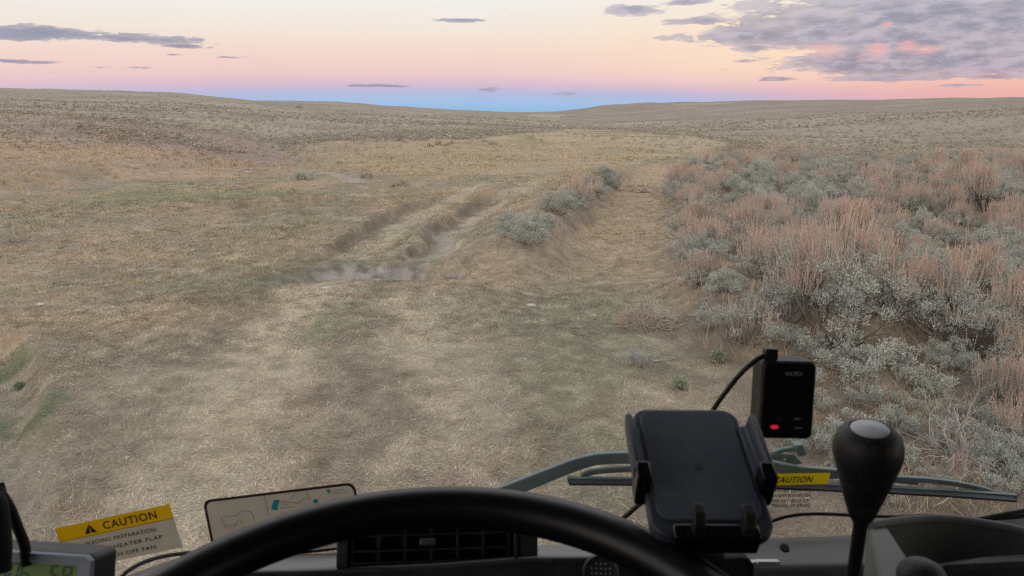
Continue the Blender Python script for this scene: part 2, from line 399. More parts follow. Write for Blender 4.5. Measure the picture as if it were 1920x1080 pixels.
    # lower lane at the left edge
    s, t = poly_dist(wx, wy, LEFT_EDGE); m = sst(s, -.02, .2) * (1 - sst(y, 9.5, 11))
    mixc(m * .7, alb(146, 136, 116)); mixc(m * sst(a4, .0, .3) * .8, alb(100, 108, 74)); dens *= 1 - .2 * m
    s, t = poly_dist(wx, wy, GULLY); m = (1 - sst(np.abs(s), .5, 1.5)) * (1 - sst(t, .85, 1)); mixc(m * .7, alb(144, 130, 114)); dens *= 1 - .6 * m
    m = (1 - sst(np.abs(s + 1.9), .3, .9)) * (1 - sst(t, .85, 1)); mixc(m * .4 * sst(fbm(x, y, 3, 2, 33), -.2, .2), alb(122, 106, 88))
    for (qx, qy) in PITS:
        d = np.hypot((wx - qx), (wy - qy) * .6); m = 1 - sst(d, .1, .5); mixc(m * .6, alb(112, 102, 80)); dens *= 1 - .6 * m
    s, t = poly_dist(wx, wy, fl((615, 322), (640, 331), (672, 341))); m = 1 - sst(np.abs(s), .2, .55); mixc(m * .9, alb(150, 140, 132)); dens *= 1 - .95 * m
    # green flush in the left middle
    s, t = poly_dist(wx, wy, fl((240, 370), (330, 372), (480, 362))); mixc((1 - sst(np.abs(s), .4, 2.2)) * .55, alb(120, 124, 88))
    s, t = poly_dist(wx, wy, fl((420, 560), (520, 520), (570, 490))); mixc((1 - sst(np.abs(s), .2, .9)) * .5, alb(110, 108, 82))
    # ---- farther land
    far = sst(r, 38, 60)
    hx, hy = wob(x, y, 22, 5, 62)
    base_h = alb(146, 132, 114)
    mixc(far * .9, base_h)
    b1 = fbm(x, y, 40, 4, 21); b2 = fbm(x, y, 9, 4, 22)
    mixc(far * sst(b1, .0, .5) * .5, alb(157, 146, 124)); mixc(far * sst(-b1, .0, .5) * .5, alb(134, 121, 106))
    mixc(far * sst(b2, .1, .5) * .4, alb(124, 116, 98))
    sage = far * .9 * (1 - .7 * sst(r, 220, 330))
    mixc(sst(r, 220, 330) * .6 * sst(fbm(x * .4, y, 30, 3, 25), -.4, .4), alb(132, 118, 102))
    mixc(sst(r, 230, 300) * sst(az, 2, 6) * .55, alb(124, 113, 100))
    st_ = fbm(x * .22 + y * .05, y, 13, 3, 26); mixc(far * sst(st_, .18, .42) * .5, alb(168, 152, 120)); mixc(far * sst(-st_, .2, .5) * .45, alb(122, 110, 96))
    kn = sst(r, 29, 40) * (1 - sst(r, 84, 92)) * (1 - sst(az, -20, -16.5))
    mixc(kn * .9, alb(148, 130, 117)); mixc(kn * sst(b2, -.1, .4) * .5, alb(130, 112, 100)); mixc(kn * sst(-b2, .1, .5) * .4, alb(160, 142, 114))
    mixc(kn * (1 - sst(r, 36, 44)) * .7, alb(168, 138, 104))
    sage = np.where(kn > .4, .45 * sst(b2, -.3, .35) * sst(r, 34, 44), sage)
    m = in_poly(hx, hy, SCAR).astype(float); mixc(m * .85, alb(142, 122, 108)); sage *= 1 - m; dens *= 1 - .7 * m
    m = in_poly(hx * .6 + x * .4, hy * .6 + y * .4, MEADOW).astype(float)
    mixc(m * .7, alb(168, 149, 118)); mixc(m * sst(fbm(x, y * .5, 9, 3, 23), .05, .4) * .55, alb(132, 122, 86)); sage = sage * (1 - .93 * m)
    m = ((r > 60) & (r < 140) & (az > 1.5) & (az < 13)).astype(float) * sst(fbm(x * .35, y, 7, 3, 24), .1, .4); mixc(m * .55, alb(128, 102, 80))
    m = in_poly(x, y, VALLEY).astype(float); mixc(m * .6, alb(170, 150, 120)); sage *= 1 - m
    lowl = sst(r, 26, 34) * (1 - sst(r, 58, 70)) * (1 - sst(az, 8, 11)) * sst(az, -17, -14)
    mixc(lowl * .55, alb(156, 137, 110)); sage = sage * (1 - .75 * lowl)
    mixc(sst(r, 120, 420) * .3, alb(140, 126, 110))
    lum = (C @ np.array([.3, .55, .15]))[:, None]; ds = (.18 + .05 * sst(r, 60, 140) - .05 * sst(r, 14, 24) * (1 - sst(r, 90, 160)))[:, None]; C = (C * (1 - ds) + lum * ds) * np.array([1.0, 1.0, 1.01])
    return np.clip(C, .01, .8), dens, np.clip(sage, 0, 1)

# ------------------------------------------------------------------ mesh helpers
def np_mesh(name, verts, tris, mats, cols=None, smooth=True):
    me = bpy.data.meshes.new(name)
    me.vertices.add(len(verts)); me.vertices.foreach_set('co', np.ascontiguousarray(verts, np.float32).ravel())
    k = tris.shape[1]
    me.loops.add(tris.size); me.loops.foreach_set('vertex_index', np.ascontiguousarray(tris, np.int32).ravel())
    me.polygons.add(len(tris)); me.polygons.foreach_set('loop_start', np.arange(0, tris.size, k, dtype=np.int32))
    if cols is not None:
        a = me.attributes.new('Col', 'FLOAT_COLOR', 'POINT')
        c4 = np.ones((len(verts), 4), np.float32); c4[:, :3] = cols; a.data.foreach_set('color', c4.ravel())
    me.polygons.foreach_set('use_smooth', np.full(len(tris), smooth))
    me.update(); me.validate()
    for m in mats: me.materials.append(m)
    return me

def link(name, me, parent=None, loc=None):
    o = bpy.data.objects.new(name, me); COL.objects.link(o)
    if parent is not None: o.parent = parent
    if loc is not None: o.location = loc
    return o

def tag(o, label=None, cat=None, group=None, kind=None):
    if label: o['label'] = label
    if cat: o['category'] = cat
    if group: o['group'] = group
    if kind: o['kind'] = kind
    return o

def thing(name, label, cat, loc=(0, 0, 0), rz=0, group=None):
    o = bpy.data.objects.new(name, None); COL.objects.link(o); o.empty_display_size = .1
    o.location = loc; o.rotation_euler = (0, 0, rz); return tag(o, label, cat, group)

def new_mat(name):
    m = bpy.data.materials.new(name); m.use_nodes = True; t = m.node_tree; t.nodes.clear()
    G_ = NG(t); b = G_.n('ShaderNodeBsdfPrincipled'); o = G_.n('ShaderNodeOutputMaterial'); t.links.new(b.outputs[0], o.inputs[0])
    return m, G_, b

def plain(name, col, rough=.5, metal=0.0, bump=0.0, bscale=300, var=.12, spec=.5, dust=0.0):
    m, G_, b = new_mat(name)
    tcn = G_.n('ShaderNodeTexCoord')
    n = G_.noise(tcn.outputs['Object'], bscale * .12, 4, .6)
    c = G_.mix(n, tuple(v * (1 - var) for v in col), tuple(min(1, v * (1 + var)) for v in col))
    if dust:
        dn = G_.m('MULTIPLY', G_.smooth(G_.noise(tcn.outputs['Object'], 40, 4, .6), .45, .70), G_.smooth(G_.noise(tcn.outputs['Object'], 900, 3, .6), .48, .66))
        c = G_.mix(G_.m('MULTIPLY', dn, dust), c, (.30, .27, .23))
    G_.put(b.inputs['Base Color'], c); b.inputs['Metallic'].default_value = metal
    b.inputs['Specular IOR Level'].default_value = spec
    G_.put(b.inputs['Roughness'], G_.m('ADD', rough - .08, G_.m('MULTIPLY', n, .16)))
    if bump:
        bn = G_.n('ShaderNodeBump'); bn.inputs['Strength'].default_value = bump; bn.inputs['Distance'].default_value = .001
        G_.put(bn.inputs['Height'], G_.noise(tcn.outputs['Object'], bscale, 3, .6)); m.node_tree.links.new(bn.outputs[0], b.inputs['Normal'])
    return m

# ------------------------------------------------------------------ ground sheet
m_ground, G_, b = new_mat("ground_soil_and_thatch")
at = G_.n('ShaderNodeAttribute', attribute_name='Col')
gt = G_.n('ShaderNodeTexCoord')
n1 = G_.noise(gt.outputs['Object'], 38, 6, .7); n2 = G_.noise(gt.outputs['Object'], 5.0, 6, .65); n3 = G_.noise(gt.outputs['Object'], .5, 6, .68)
k = G_.m('MULTIPLY', G_.m('ADD', .28, G_.m('MULTIPLY', n1, 1.3)), G_.m('ADD', .55, G_.m('MULTIPLY', n2, .9)))
k = G_.m('MULTIPLY', k, G_.m('ADD', .7, G_.m('MULTIPLY', n3, .6)))
hv = G_.n('ShaderNodeCombineColor'); 
for i in range(3): G_.put(hv.inputs[i], k)
G_.put(b.inputs['Base Color'], G_.mix(1.0, at.outputs['Color'], hv.outputs[0], 'MULTIPLY'))
b.inputs['Roughness'].default_value = .95; b.inputs['Specular IOR Level'].default_value = .1
bn = G_.n('ShaderNodeBump'); bn.inputs['Strength'].default_value = .9; bn.inputs['Distance'].default_value = .03
G_.put(bn.inputs['Height'], G_.m('ADD', n1, G_.m('MULTIPLY', n2, 1.5))); m_ground.node_tree.links.new(bn.outputs[0], b.inputs['Normal'])

az = np.concatenate([np.linspace(-180, -62, 40)[:-1], np.linspace(-62, -46, 50)[:-1], np.linspace(-46, 46, 760)[:-1], np.linspace(46, 62, 50)[:-1], np.linspace(62, 180, 40)[:-1]])
rr = np.exp(np.concatenate([np.linspace(math.log(.3), math.log(3.5), 14)[:-1], np.linspace(math.log(3.5), math.log(60), 430)[:-1], np.linspace(math.log(60), math.log(700), 230)[:-1], np.linspace(math.log(700), math.log(4500), 30)]))
AA, RR = np.meshgrid(np.radians(az), rr, indexing='ij')
gx = (RR * np.sin(AA)).ravel(); gy = (RR * np.cos(AA)).ravel()
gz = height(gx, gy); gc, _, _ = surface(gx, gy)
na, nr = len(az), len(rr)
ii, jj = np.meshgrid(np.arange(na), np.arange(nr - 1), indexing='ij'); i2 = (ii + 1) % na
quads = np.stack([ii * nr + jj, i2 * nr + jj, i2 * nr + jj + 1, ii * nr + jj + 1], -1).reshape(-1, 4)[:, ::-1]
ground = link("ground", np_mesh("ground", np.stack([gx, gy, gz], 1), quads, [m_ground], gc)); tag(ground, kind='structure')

# ------------------------------------------------------------------ grass
rng = np.random.default_rng(7)
def vcol_mat(name, rough=.8, var=.0, trans=0.0):
    m, G_, b = new_mat(name)
    a = G_.n('ShaderNodeAttribute', attribute_name='Col')
    G_.put(b.inputs['Base Color'], a.outputs['Color']); b.inputs['Roughness'].default_value = rough; b.inputs['Specular IOR Level'].default_value = .15
    return m
m_grass = vcol_mat("dry_grass_blades")

def polar_sample(n, r0, r1, a0=-43, a1=43):
    r = np.exp(rng.uniform(math.log(r0), math.log(r1), n)); a = np.radians(rng.uniform(a0, a1, n))
    return r * np.sin(a), r * np.cos(a)

def blades(x, y, L, W, tilt, col, bend=.35):
    n = len(x); z = height(x, y) - .003
    th = 5.5 * fbm(x, y, .5, 2, 95) + rng.normal(0, .9, n); D = np.stack([np.cos(th), np.sin(th), np.zeros(n)], 1)
    S = np.stack([-np.sin(th), np.cos(th), np.zeros(n)], 1) * (W / 2)[:, None]
    roll = rng.uniform(-.8, .8, n); S[:, 2] = np.sin(roll) * W / 2
    B = np.stack([x, y, z], 1); Zv = np.array([0, 0, 1.0])
    M_ = B + D * (L * .5 * np.cos(tilt))[:, None] + Zv * (L * .5 * np.sin(tilt))[:, None]
    t2 = tilt - bend * rng.uniform(.2, 1.6, n)
    th2 = th + rng.uniform(-.6, .6, n); D2 = np.stack([np.cos(th2), np.sin(th2), np.zeros(n)], 1)
    T = M_ + D2 * (L * .5 * np.cos(t2))[:, None] + Zv * (L * .5 * np.sin(t2))[:, None]
    V = np.stack([B - S, B + S, M_ + S * .8, M_ - S * .8, T], 1).reshape(-1, 3)
    o = (np.arange(n) * 5)[:, None]
    F_ = np.concatenate([o + np.array([[0, 1, 2]]), o + np.array([[0, 2, 3]]), o + np.array([[3, 2, 4]])], 0)
    C = np.repeat(col, 5, 0)
    return V, F_, C

def join(parts):
    V = []; F_ = []; C = []; o = 0
    for v, f_, c in parts:
        V.append(v); F_.append(f_ + o); C.append(c); o += len(v)
    return np.concatenate(V), np.concatenate(F_), np.concatenate(C)

def r_sig(x, y): return .24 * sst(np.hypot(x, y), 7, 26)
def grass_set(n, r0, r1, L0, L1, W0, W1, t0, t1, bright=1.0):
    x, y = polar_sample(n, r0, r1)
    c, d, _ = surface(x, y)
    keep = rng.random(n) < d; x, y, c = x[keep], y[keep], c[keep]; n = len(x)
    r = np.hypot(x, y); s = np.clip(r / 10, .75, 4.2)
    v = np.exp(rng.normal(.06, 1, n) * np.clip(.42 - r_sig(x, y), .18, .42)) * bright
    tint = np.stack([1 + rng.normal(0, .05, n), np.ones(n), 1 + rng.normal(0, .07, n)], 1)
    return blades(x, y, rng.uniform(L0, L1, n) * s ** .55, rng.uniform(W0, W1, n) * s, rng.uniform(t0, t1, n), np.clip(c * v[:, None] * tint, .01, .85))

parts = [grass_set(500000, 3.4, 11, .025, .072, .0018, .0038, .05, .8),
         grass_set(300000, 8, 24, .03, .065, .0022, .0042, .15, .9, .97),
         grass_set(160000, 20, 75, .03, .07, .0024, .0044, .15, .8, .93)]
# long pale straws, singly and in loose bunches
x, y = polar_sample(2600, 4, 40); cl = fbm(x, y, 3.0, 3, 71)
k = cl > .05; x, y = x[k], y[k]; n = len(x); c = np.array(lin(205, 184, 146)) * rng.uniform(.7, 1.15, n)[:, None]
parts.append(blades(x, y, rng.uniform(.10, .32, n), rng.uniform(.002, .004, n) * np.clip(np.hypot(x, y) / 9, .7, 3), rng.uniform(.2, 1.45, n), c, .25))
x, y = polar_sample(26000, 5, 34, 8, 43); s_, t_ = poly_dist(x, y, FIELD_EDGE); k = (s_ > .1) & (fbm(x, y, 1.1, 3, 72) > -.05); x, y = x[k], y[k]; n = len(x)
c = np.where((rng.random(n) < .6)[:, None], np.array(lin(190, 168, 130)), np.array(lin(160, 128, 98))) * rng.uniform(.6, 1.1, n)[:, None]
parts.append(blades(x, y, rng.uniform(.10, .34, n), rng.uniform(.002, .0045, n) * np.clip(np.hypot(x, y) / 9, .7, 3), rng.uniform(.3, 1.4, n), c, .3))
# tussocks out on the flats
def tussocks(n, r0, r1, a0, a1, wl, thr, cols, Ls, seed, per):
    x, y = polar_sample(n, r0, r1, a0, a1); c, d, _ = surface(x, y); k = (fbm(x, y, wl, 3, seed) > thr) & (rng.random(n) < d); x, y, c = x[k], y[k], c[k]; n = len(x)
    x = np.repeat(x, per) + rng.normal(0, .07, n * per); y = np.repeat(y, per) + rng.normal(0, .07, n * per)
    pc_ = np.array(cols)[rng.integers(0, len(cols), n)] * .6 + c * .4
    cc = np.repeat(pc_, per, 0) * np.exp(rng.normal(0, .2, n * per))[:, None]; rr2 = np.hypot(x, y)
    return blades(x, y, rng.uniform(*Ls, n * per) * np.clip(rr2 / 25, .7, 1.6), .004 * np.clip(rr2 / 12, .8, 3.5), rng.uniform(.3, 1.4, n * per), np.clip(cc, .01, .8), .3)
parts.append(tussocks(5200, 12, 60, -43, 11, 4.0, .05, [lin(206, 182, 138), lin(188, 160, 116), lin(196, 168, 122)], (.06, .17), 73, 14))
parts.append(tussocks(5200, 10, 75, -43, 13, 6.0, .10, [lin(126, 122, 88), lin(112, 106, 82), lin(138, 128, 96)], (.05, .13), 74, 14))
V, F_, C = join(parts)
grass = link("dry_grass", np_mesh("dry_grass", V, F_, [m_grass], C, False)); tag(grass, kind='stuff')

# ------------------------------------------------------------------ sagebrush
def tube_np(path, r0, r1, k=4):
    """tapered tube along a path, as verts and quads split to tris"""
    P = np.asarray(path, float); n = len(P); V = []; 
    for i in range(n):
        t = P[min(i + 1, n - 1)] - P[max(i - 1, 0)]; t /= (np.linalg.norm(t) + 1e-9)
        a = np.cross(t, [0, 0, 1.0]); 
        if np.linalg.norm(a) < .05: a = np.cross(t, [1.0, 0, 0])
        a /= np.linalg.norm(a); b_ = np.cross(t, a); rad = r0 + (r1 - r0) * i / (n - 1)
        for q in range(k):
            w = 2 * math.pi * q / k; V.append(P[i] + rad * (math.cos(w) * a + math.sin(w) * b_))
    F2 = []
    for i in range(n - 1):
        for q in range(k):
            p = i * k + q; p2 = i * k + (q + 1) % k
            F2 += [(p, p2, p2 + k), (p, p2 + k, p + k)]
    return np.array(V), np.array(F2)

def leaf_tris(pos, dirv, L, W, rg):
    n = len(pos); s = np.cross(dirv, rg.normal(size=(n, 3))); s /= (np.linalg.norm(s, axis=1)[:, None] + 1e-9)
    a = pos - s * (W / 2)[:, None] * .4; b_ = pos + s * (W / 2)[:, None] * .4
    m1 = pos + dirv * (L * .65)[:, None] - s * (W / 2)[:, None]; m2 = pos + dirv * (L * .65)[:, None] + s * (W / 2)[:, None]; t = pos + dirv * L[:, None]
    V = np.stack([a, b_, m2, m1, t], 1).reshape(-1, 3); o = (np.arange(n) * 5)[:, None]
    F2 = np.concatenate([o + [[0, 1, 2]], o + [[0, 2, 3]], o + [[3, 2, 4]]], 0)
    return V, F2

def attr_mat(name, tones, rough=.85):
    """colour from a per-leaf tone attribute plus a per-plant shift"""
    m, G_, b = new_mat(name)
    a = G_.n('ShaderNodeAttribute', attribute_name='Col'); oi = G_.n('ShaderNodeObjectInfo')
    sp = G_.n('ShaderNodeSeparateColor'); m.node_tree.links.new(a.outputs['Color'], sp.inputs[0])
    f_ = G_.m('ADD', G_.m('MULTIPLY', sp.outputs[0], .62), G_.m('MULTIPLY', oi.outputs['Random'], .38))
    G_.put(b.inputs['Base Color'], G_.ramp(f_, [(i / (len(tones) - 1), c) for i, c in enumerate(tones)]))
    b.inputs['Roughness'].default_value = rough; b.inputs['Specular IOR Level'].default_value = .2
    return m
m_leaf = attr_mat("sage_leaf", [lin(126, 126, 116), lin(148, 150, 141), lin(164, 166, 157), lin(174, 176, 165), lin(186, 184, 167)])
m_leafg = attr_mat("green_leaf", [lin(118, 128, 106), lin(138, 150, 124), lin(156, 166, 142)])
m_stalk = attr_mat("sage_flower_stalk", [lin(162, 147, 137), lin(180, 161, 149), lin(192, 166, 149), lin(202, 178, 162), lin(194, 181, 171)])
m_wood = attr_mat("sage_wood", [lin(72, 65, 58), lin(98, 90, 83), lin(128, 120, 113), lin(176, 169, 164)])

def make_sage(seed, rad, hgt, nbr, nclump, nleaf, nstalk, stalk_len, bare=.3, stalk_part=.5, leaf_r=.075, spread=1.0):
    """returns the branch, foliage and stalk meshes of one bush"""
    rg = np.random.default_rng(seed)
    BV = []; BF = []; BC = []; o = 0
    tips = []
    lob = rg.uniform(.72, 1.18, 9)
    def envelope(a):
        q = a / (2 * math.pi) * 9; i = int(q) % 9; t = q - int(q); return lob[i] * (1 - t) + lob[(i + 1) % 9] * t
    def add(path, r0, r1, tone):
        nonlocal o
        v, f_ = tube_np(path, r0, r1, 4); BV.append(v); BF.append(f_ + o); BC.append(np.full((len(v), 3), tone)); o += len(v)
    def twig(p0, d, L, n, wob_):
        P = [np.array(p0)]; d = np.array(d, float)
        for i in range(n):
            d = d + rg.normal(0, wob_, 3) + np.array([0, 0, .10]); d /= np.linalg.norm(d); P.append(P[-1] + d * L / n)
        return P, d
    for i in range(nbr):
        a = 2 * math.pi * (i + rg.uniform(-.4, .4)) / nbr; el = rg.choice([rg.uniform(.15, .6), rg.uniform(.5, 1.4)])
        d = np.array([math.cos(a) * math.cos(el), math.sin(a) * math.cos(el), math.sin(el)])
        reach = 1.0 / math.sqrt((math.cos(el) / (rad * envelope(a % (2 * math.pi)))) ** 2 + (math.sin(el) / hgt) ** 2)
        P, d2 = twig([d[0] * .04, d[1] * .04, -.02], d, reach * .66, 6, .20)
        r0 = rg.uniform(.008, .019) * (hgt / .8)
        add(P, r0, r0 * .45, rg.uniform(.2, 1))
        for k_ in range(rg.integers(3, 6)):
            j = rg.integers(2, 7); q = P[j]
            d3 = d2 + rg.normal(0, .55, 3) + [0, 0, .25]; d3 /= np.linalg.norm(d3)
            P2, d4 = twig(q, d3, reach * rg.uniform(.22, .42), 4, .25); add(P2, r0 * .42, r0 * .15, rg.uniform(.1, .9)); tips.append((P2[-1], d4))
            if rg.random() < .55:
                P3, d5 = twig(P2[2], d3 + rg.normal(0, .5, 3), reach * .2, 3, .25); add(P3, r0 * .25, r0 * .1, rg.uniform(.1, .9)); tips.append((P3[-1], d5))
    tips_p = np.array([t[0] for t in tips]); 
    e = np.sqrt((np.hypot(tips_p[:, 0], tips_p[:, 1]) / rad) ** 2 + (np.maximum(tips_p[:, 2], 0) / hgt) ** 2)
    good = [i for i in range(len(tips)) if e[i] > .40 and tips_p[i, 2] > hgt * .16]
    rg.shuffle(good); good = (good * 4)[:nclump]
    LV = []; LF = []; LC = []; o2 = 0; tops = []
    for i in good:
        c, d = tips[i]; c = c + rg.normal(0, .04, 3) * (hgt / .8); nl = int(nleaf * 1.6 * rg.uniform(.6, 1.4)); R_ = leaf_r * rg.uniform(.7, 1.35)
        q = rg.normal(size=(nl, 3)); q /= np.linalg.norm(q, axis=1)[:, None]; q[:, 2] = q[:, 2] * .8 + .15
        pos = c + q * (R_ * rg.uniform(.25, 1.0, nl) ** .6)[:, None]
        dv = q + np.array([0, 0, .7]) + rg.normal(0, .45, (nl, 3)); dv /= np.linalg.norm(dv, axis=1)[:, None]
        v, f_ = leaf_tris(pos, dv, rg.uniform(.014, .030, nl), rg.uniform(.006, .010, nl), rg)
        tone = np.repeat(np.clip(rg.uniform(.2, .8) + rg.normal(0, .22, nl), 0, 1), 5)
        LV.append(v); LF.append(f_ + o2); LC.append(np.repeat(tone[:, None], 3, 1)); o2 += len(v)
        if c[2] > hgt * .38: tops.append(c)
    SV = []; SF = []; SCc = []; o3 = 0
    if nstalk and tops:
        pa_ = rg.uniform(0, 6.28); tp = np.array(tops); score = np.cos(np.arctan2(tp[:, 1], tp[:, 0]) - pa_) * .35 + tp[:, 2] / hgt * .9 + rg.normal(0, .10, len(tp)); tops = [tops[i] for i in np.argsort(-score)[:max(6, int(len(tp) * stalk_part))]]
        for _ in range(nstalk):
            c = tops[rg.integers(len(tops))] + rg.normal(0, .05, 3)
            out = np.array([c[0], c[1], 0]) / (rad + 1e-6)
            d = np.array([0, 0, 1.0]) + out * .36 * spread + rg.normal(0, .13, 3); d /= np.linalg.norm(d)
            L = stalk_len * rg.uniform(.55, 1.2); n_ = 5
            P = [c + d * (L * t_ / n_) + np.array([out[0], out[1], 0]) * (-.05 * L * (t_ / n_) ** 2) for t_ in range(n_ + 1)]
            tone0 = rg.uniform(.1, .9)
            v, f_ = tube_np(P, .0026, .0012, 3); SV.append(v); SF.append(f_ + o3); SCc.append(np.full((len(v), 3), tone0 * .7)); o3 += len(v)
            nl = 26; tt = rg.uniform(.22, 1.0, nl); pos = c + d * (L * tt)[:, None]
            dv = rg.normal(0, 1, (nl, 3)); dv -= (dv @ d)[:, None] * d; dv /= (np.linalg.norm(dv, axis=1)[:, None] + 1e-9); dv = dv * .45 + d; dv /= np.linalg.norm(dv, axis=1)[:, None]
            wl = (1.15 - tt)
            v, f_ = leaf_tris(pos, dv, rg.uniform(.014, .028, nl) * (wl * .6 + .5), rg.uniform(.004, .0068, nl), rg)
            SV.append(v); SF.append(f_ + o3); SCc.append(np.repeat(np.repeat(np.clip(tone0 + rg.normal(0, .15, nl), 0, 1), 5)[:, None], 3, 1)); o3 += len(v)
    out = {}
    out['branches'] = np_mesh('branches', np.concatenate(BV), np.concatenate(BF), [m_wood], np.concatenate(BC))
    if LV: out['foliage'] = np_mesh('foliage', np.concatenate(LV), np.concatenate(LF), [m_leaf], np.concatenate(LC), False)
    if SV: out['flower_stalks'] = np_mesh('flower_stalks', np.concatenate(SV), np.concatenate(SF), [m_stalk], np.concatenate(SCc), False)
    return out

PROTO = {
    'tall':   [make_sage(s, .80, .80, 22, 105, 48, 230, .23, stalk_part=.42) for s in (1, 2, 3)],
    'dense':  [make_sage(s, .70, .62, 18, 90, 46, 300, .22, stalk_part=.7) for s in (11, 12)],
    'silver': [make_sage(s, .62, .55, 18, 125, 52, 0, .22, leaf_r=.075) for s in (21, 22, 23)],
    'woody':  [make_sage(s, .75, .66, 26, 62, 44, 34, .24) for s in (31, 32)],
    'low':    [make_sage(s, .34, .26, 12, 52, 40, 0, .14, leaf_r=.05) for s in (41, 42)],
    'bare':   [make_sage(51, .60, .42, 22, 4, 20, 0, .2)],
}
m_pinkbranch = None
def add_sage(kind, idx, x, y, s, rz, label, group, sz=1.0, sink=.02):
    z = float(height(np.array([x]), np.array([y]))[0]) - sink
    o = thing('sagebrush', label, 'sagebrush', (x, y, z), rz, group); o.scale = (s, s, s * sz)
    pr = PROTO[kind][idx % len(PROTO[kind])]
    for nme, me in pr.items(): link(nme, me, o)
    return o

placed = []
HERO = [  # kind, index, base pixel, scale, height factor, label
    ('tall', 0, 1555, 628, 1.22, 1.05, 'large sagebrush with bare grey twigs below and orange stalks on top, behind the dash camera'),
    ('tall', 1, 1765, 628, .98, 1.05, 'sagebrush with tall rusty stalks and exposed twigs, right of the largest sagebrush'),
    ('dense', 0, 1905, 640, 1.05, 1.0, 'dense rusty orange sagebrush at the right edge of the picture'),
    ('dense', 1, 1557, 645, .36, 1.05, 'small sagebrush with pinkish stalks in front of the largest sagebrush'),
    ('woody', 0, 1400, 640, .86, .95, 'pale grey green sagebrush with few stalks at the left front of the field'),
    ('silver', 0, 1358, 548, .62, .9, 'silvery rounded sagebrush without stalks near the left edge of the field'),
    ('silver', 1, 1312, 494, .98, .85, 'silver leafed sagebrush with a fringe of stalks beside the right hand lane'),
    ('dense', 0, 1330, 476, .85, .95, 'pinkish stalked sagebrush behind the silver one beside the right hand lane'),
    ('tall', 2, 1442, 520, .92, .95, 'grey sagebrush with pink tan stalks left of the orange crest'),
    ('dense', 1, 1560, 520, 1.25, 1.0, 'broad orange stalked sagebrush crest behind the largest sagebrush'),
    ('silver', 2, 1700, 520, .95, .9, 'dark grey green sagebrush between orange stalked ones'),
    ('silver', 0, 1726, 445, .95, 1.0, 'greenish sagebrush with bleached bare twigs at mid field'),
    ('tall', 0, 1830, 560, .9, .95, 'sagebrush with upright tan stalks behind the right hand rusty bush'),
    ('low', 0, 1600, 712, 1.25, 1.0, 'low silver sagebrush clump just right of the dash camera'),
    ('low', 1, 1665, 694, 1.1, 1.0, 'low pale sagebrush clump under the stalked bushes'),
    ('low', 1, 1735, 735, .9, 1.0, 'small ragged sagebrush on bare litter above the gear knob'),
    ('low', 0, 1490, 660, 1.0, 1.0, 'low grey sagebrush at the foot of the largest sagebrush'),
    ('low', 1, 1195, 684, .62, 1.0, 'tiny silver sagebrush alone in the right hand lane'),
    ('low', 0, 1685, 806, .62, 1.15, 'small yellowish sagebrush sprig right beside the gear knob'),
    ('dense', 0, 1885, 765, .68, 1.0, 'pale orange stalked sagebrush low at the right edge'),
    ('silver', 2, 1900, 880, .60, .9, 'grey green sagebrush behind the bleached dead branches'),
    ('silver', 0, 1450, 575, .55, .9, 'grey sagebrush filling the gap left of the largest sagebrush'),
    ('silver', 1, 990, 455, 1.05, .80, 'silver sagebrush alone on the near end of the middle ridge'),
    ('silver', 2, 1045, 400, 1.15, .85, 'silver sagebrush at the front of the ridge thicket'),
    ('dense', 1, 1085, 384, 1.25, .85, 'pinkish stalked sagebrush in the middle of the ridge thicket'),
    ('silver', 0, 1128, 345, 1.2, .85, 'broad grey sagebrush near the far end of the ridge'),
    ('silver', 0, 1150, 352, .8, .85, 'grey sagebrush on the right flank of the ridge end'),
    ('silver', 1, 1100, 352, .8, .8, 'pale sagebrush between the two ridge thickets'),
    ('dense', 1, 748, 350, .85, .5, 'pale low stalked shrub left of the bend in the ruts'),
    ('low', 1, 570, 337, 1.6, .9, 'low grey bush on the far bank left of the puddle'),
    ('tall', 1, 1112, 364, .95, .7, 'dusty pink stalked sagebrush halfway along the ridge'),
    ('silver', 0, 1138, 338, 1.0, .9, 'grey sagebrush at the far tip of the ridge'),
    ('silver', 2, 1018, 430, .72, .8, 'small grey sagebrush just behind the nearest one on the ridge'),
    ('silver', 0, 1066, 388, .95, .85, 'silver sagebrush in the heart of the ridge thicket'),
    ('low', 0, 958, 432, 1.3, .9, 'low straggling sagebrush at the near left foot of the ridge'),
    ('tall', 1, 1660, 590, 1.0, 1.0, 'grey twiggy sagebrush with orange crest between the two largest'),
    ('woody', 1, 1480, 600, .85, 1.0, 'twiggy grey sagebrush left beside the largest sagebrush'),
    ('woody', 0, 1820, 660, .9, .9, 'sprawling bare twigged sagebrush in front of the rusty bushes'),
    ('silver', 1, 1780, 690, .55, .9, 'rounded silver sagebrush below the rusty bushes'),
    ('dense', 0, 1935, 720, .85, 1.0, 'rusty stalked sagebrush half out of view above the tray'),
    ('silver', 2, 1330, 610, .5, .9, 'small pale sagebrush at the very front left of the field'),
    ('dense', 1, 1925, 840, .62, 1.0, 'small tan stalked sagebrush behind the tip of the wiper'),
    ('low', 0, 688, 334, 1.1, .8, 'small grey bush right of the puddle'),
]
for (kind, i, px, py, s, szf, lab) in HERO:
    x, y, z = ground_hit(px, py)
    add_sage(kind, i, x, y, s, random.Random(px).uniform(0, 6.28), lab, 'sagebrush near the truck', szf); placed.append((x, y, .55 * s))

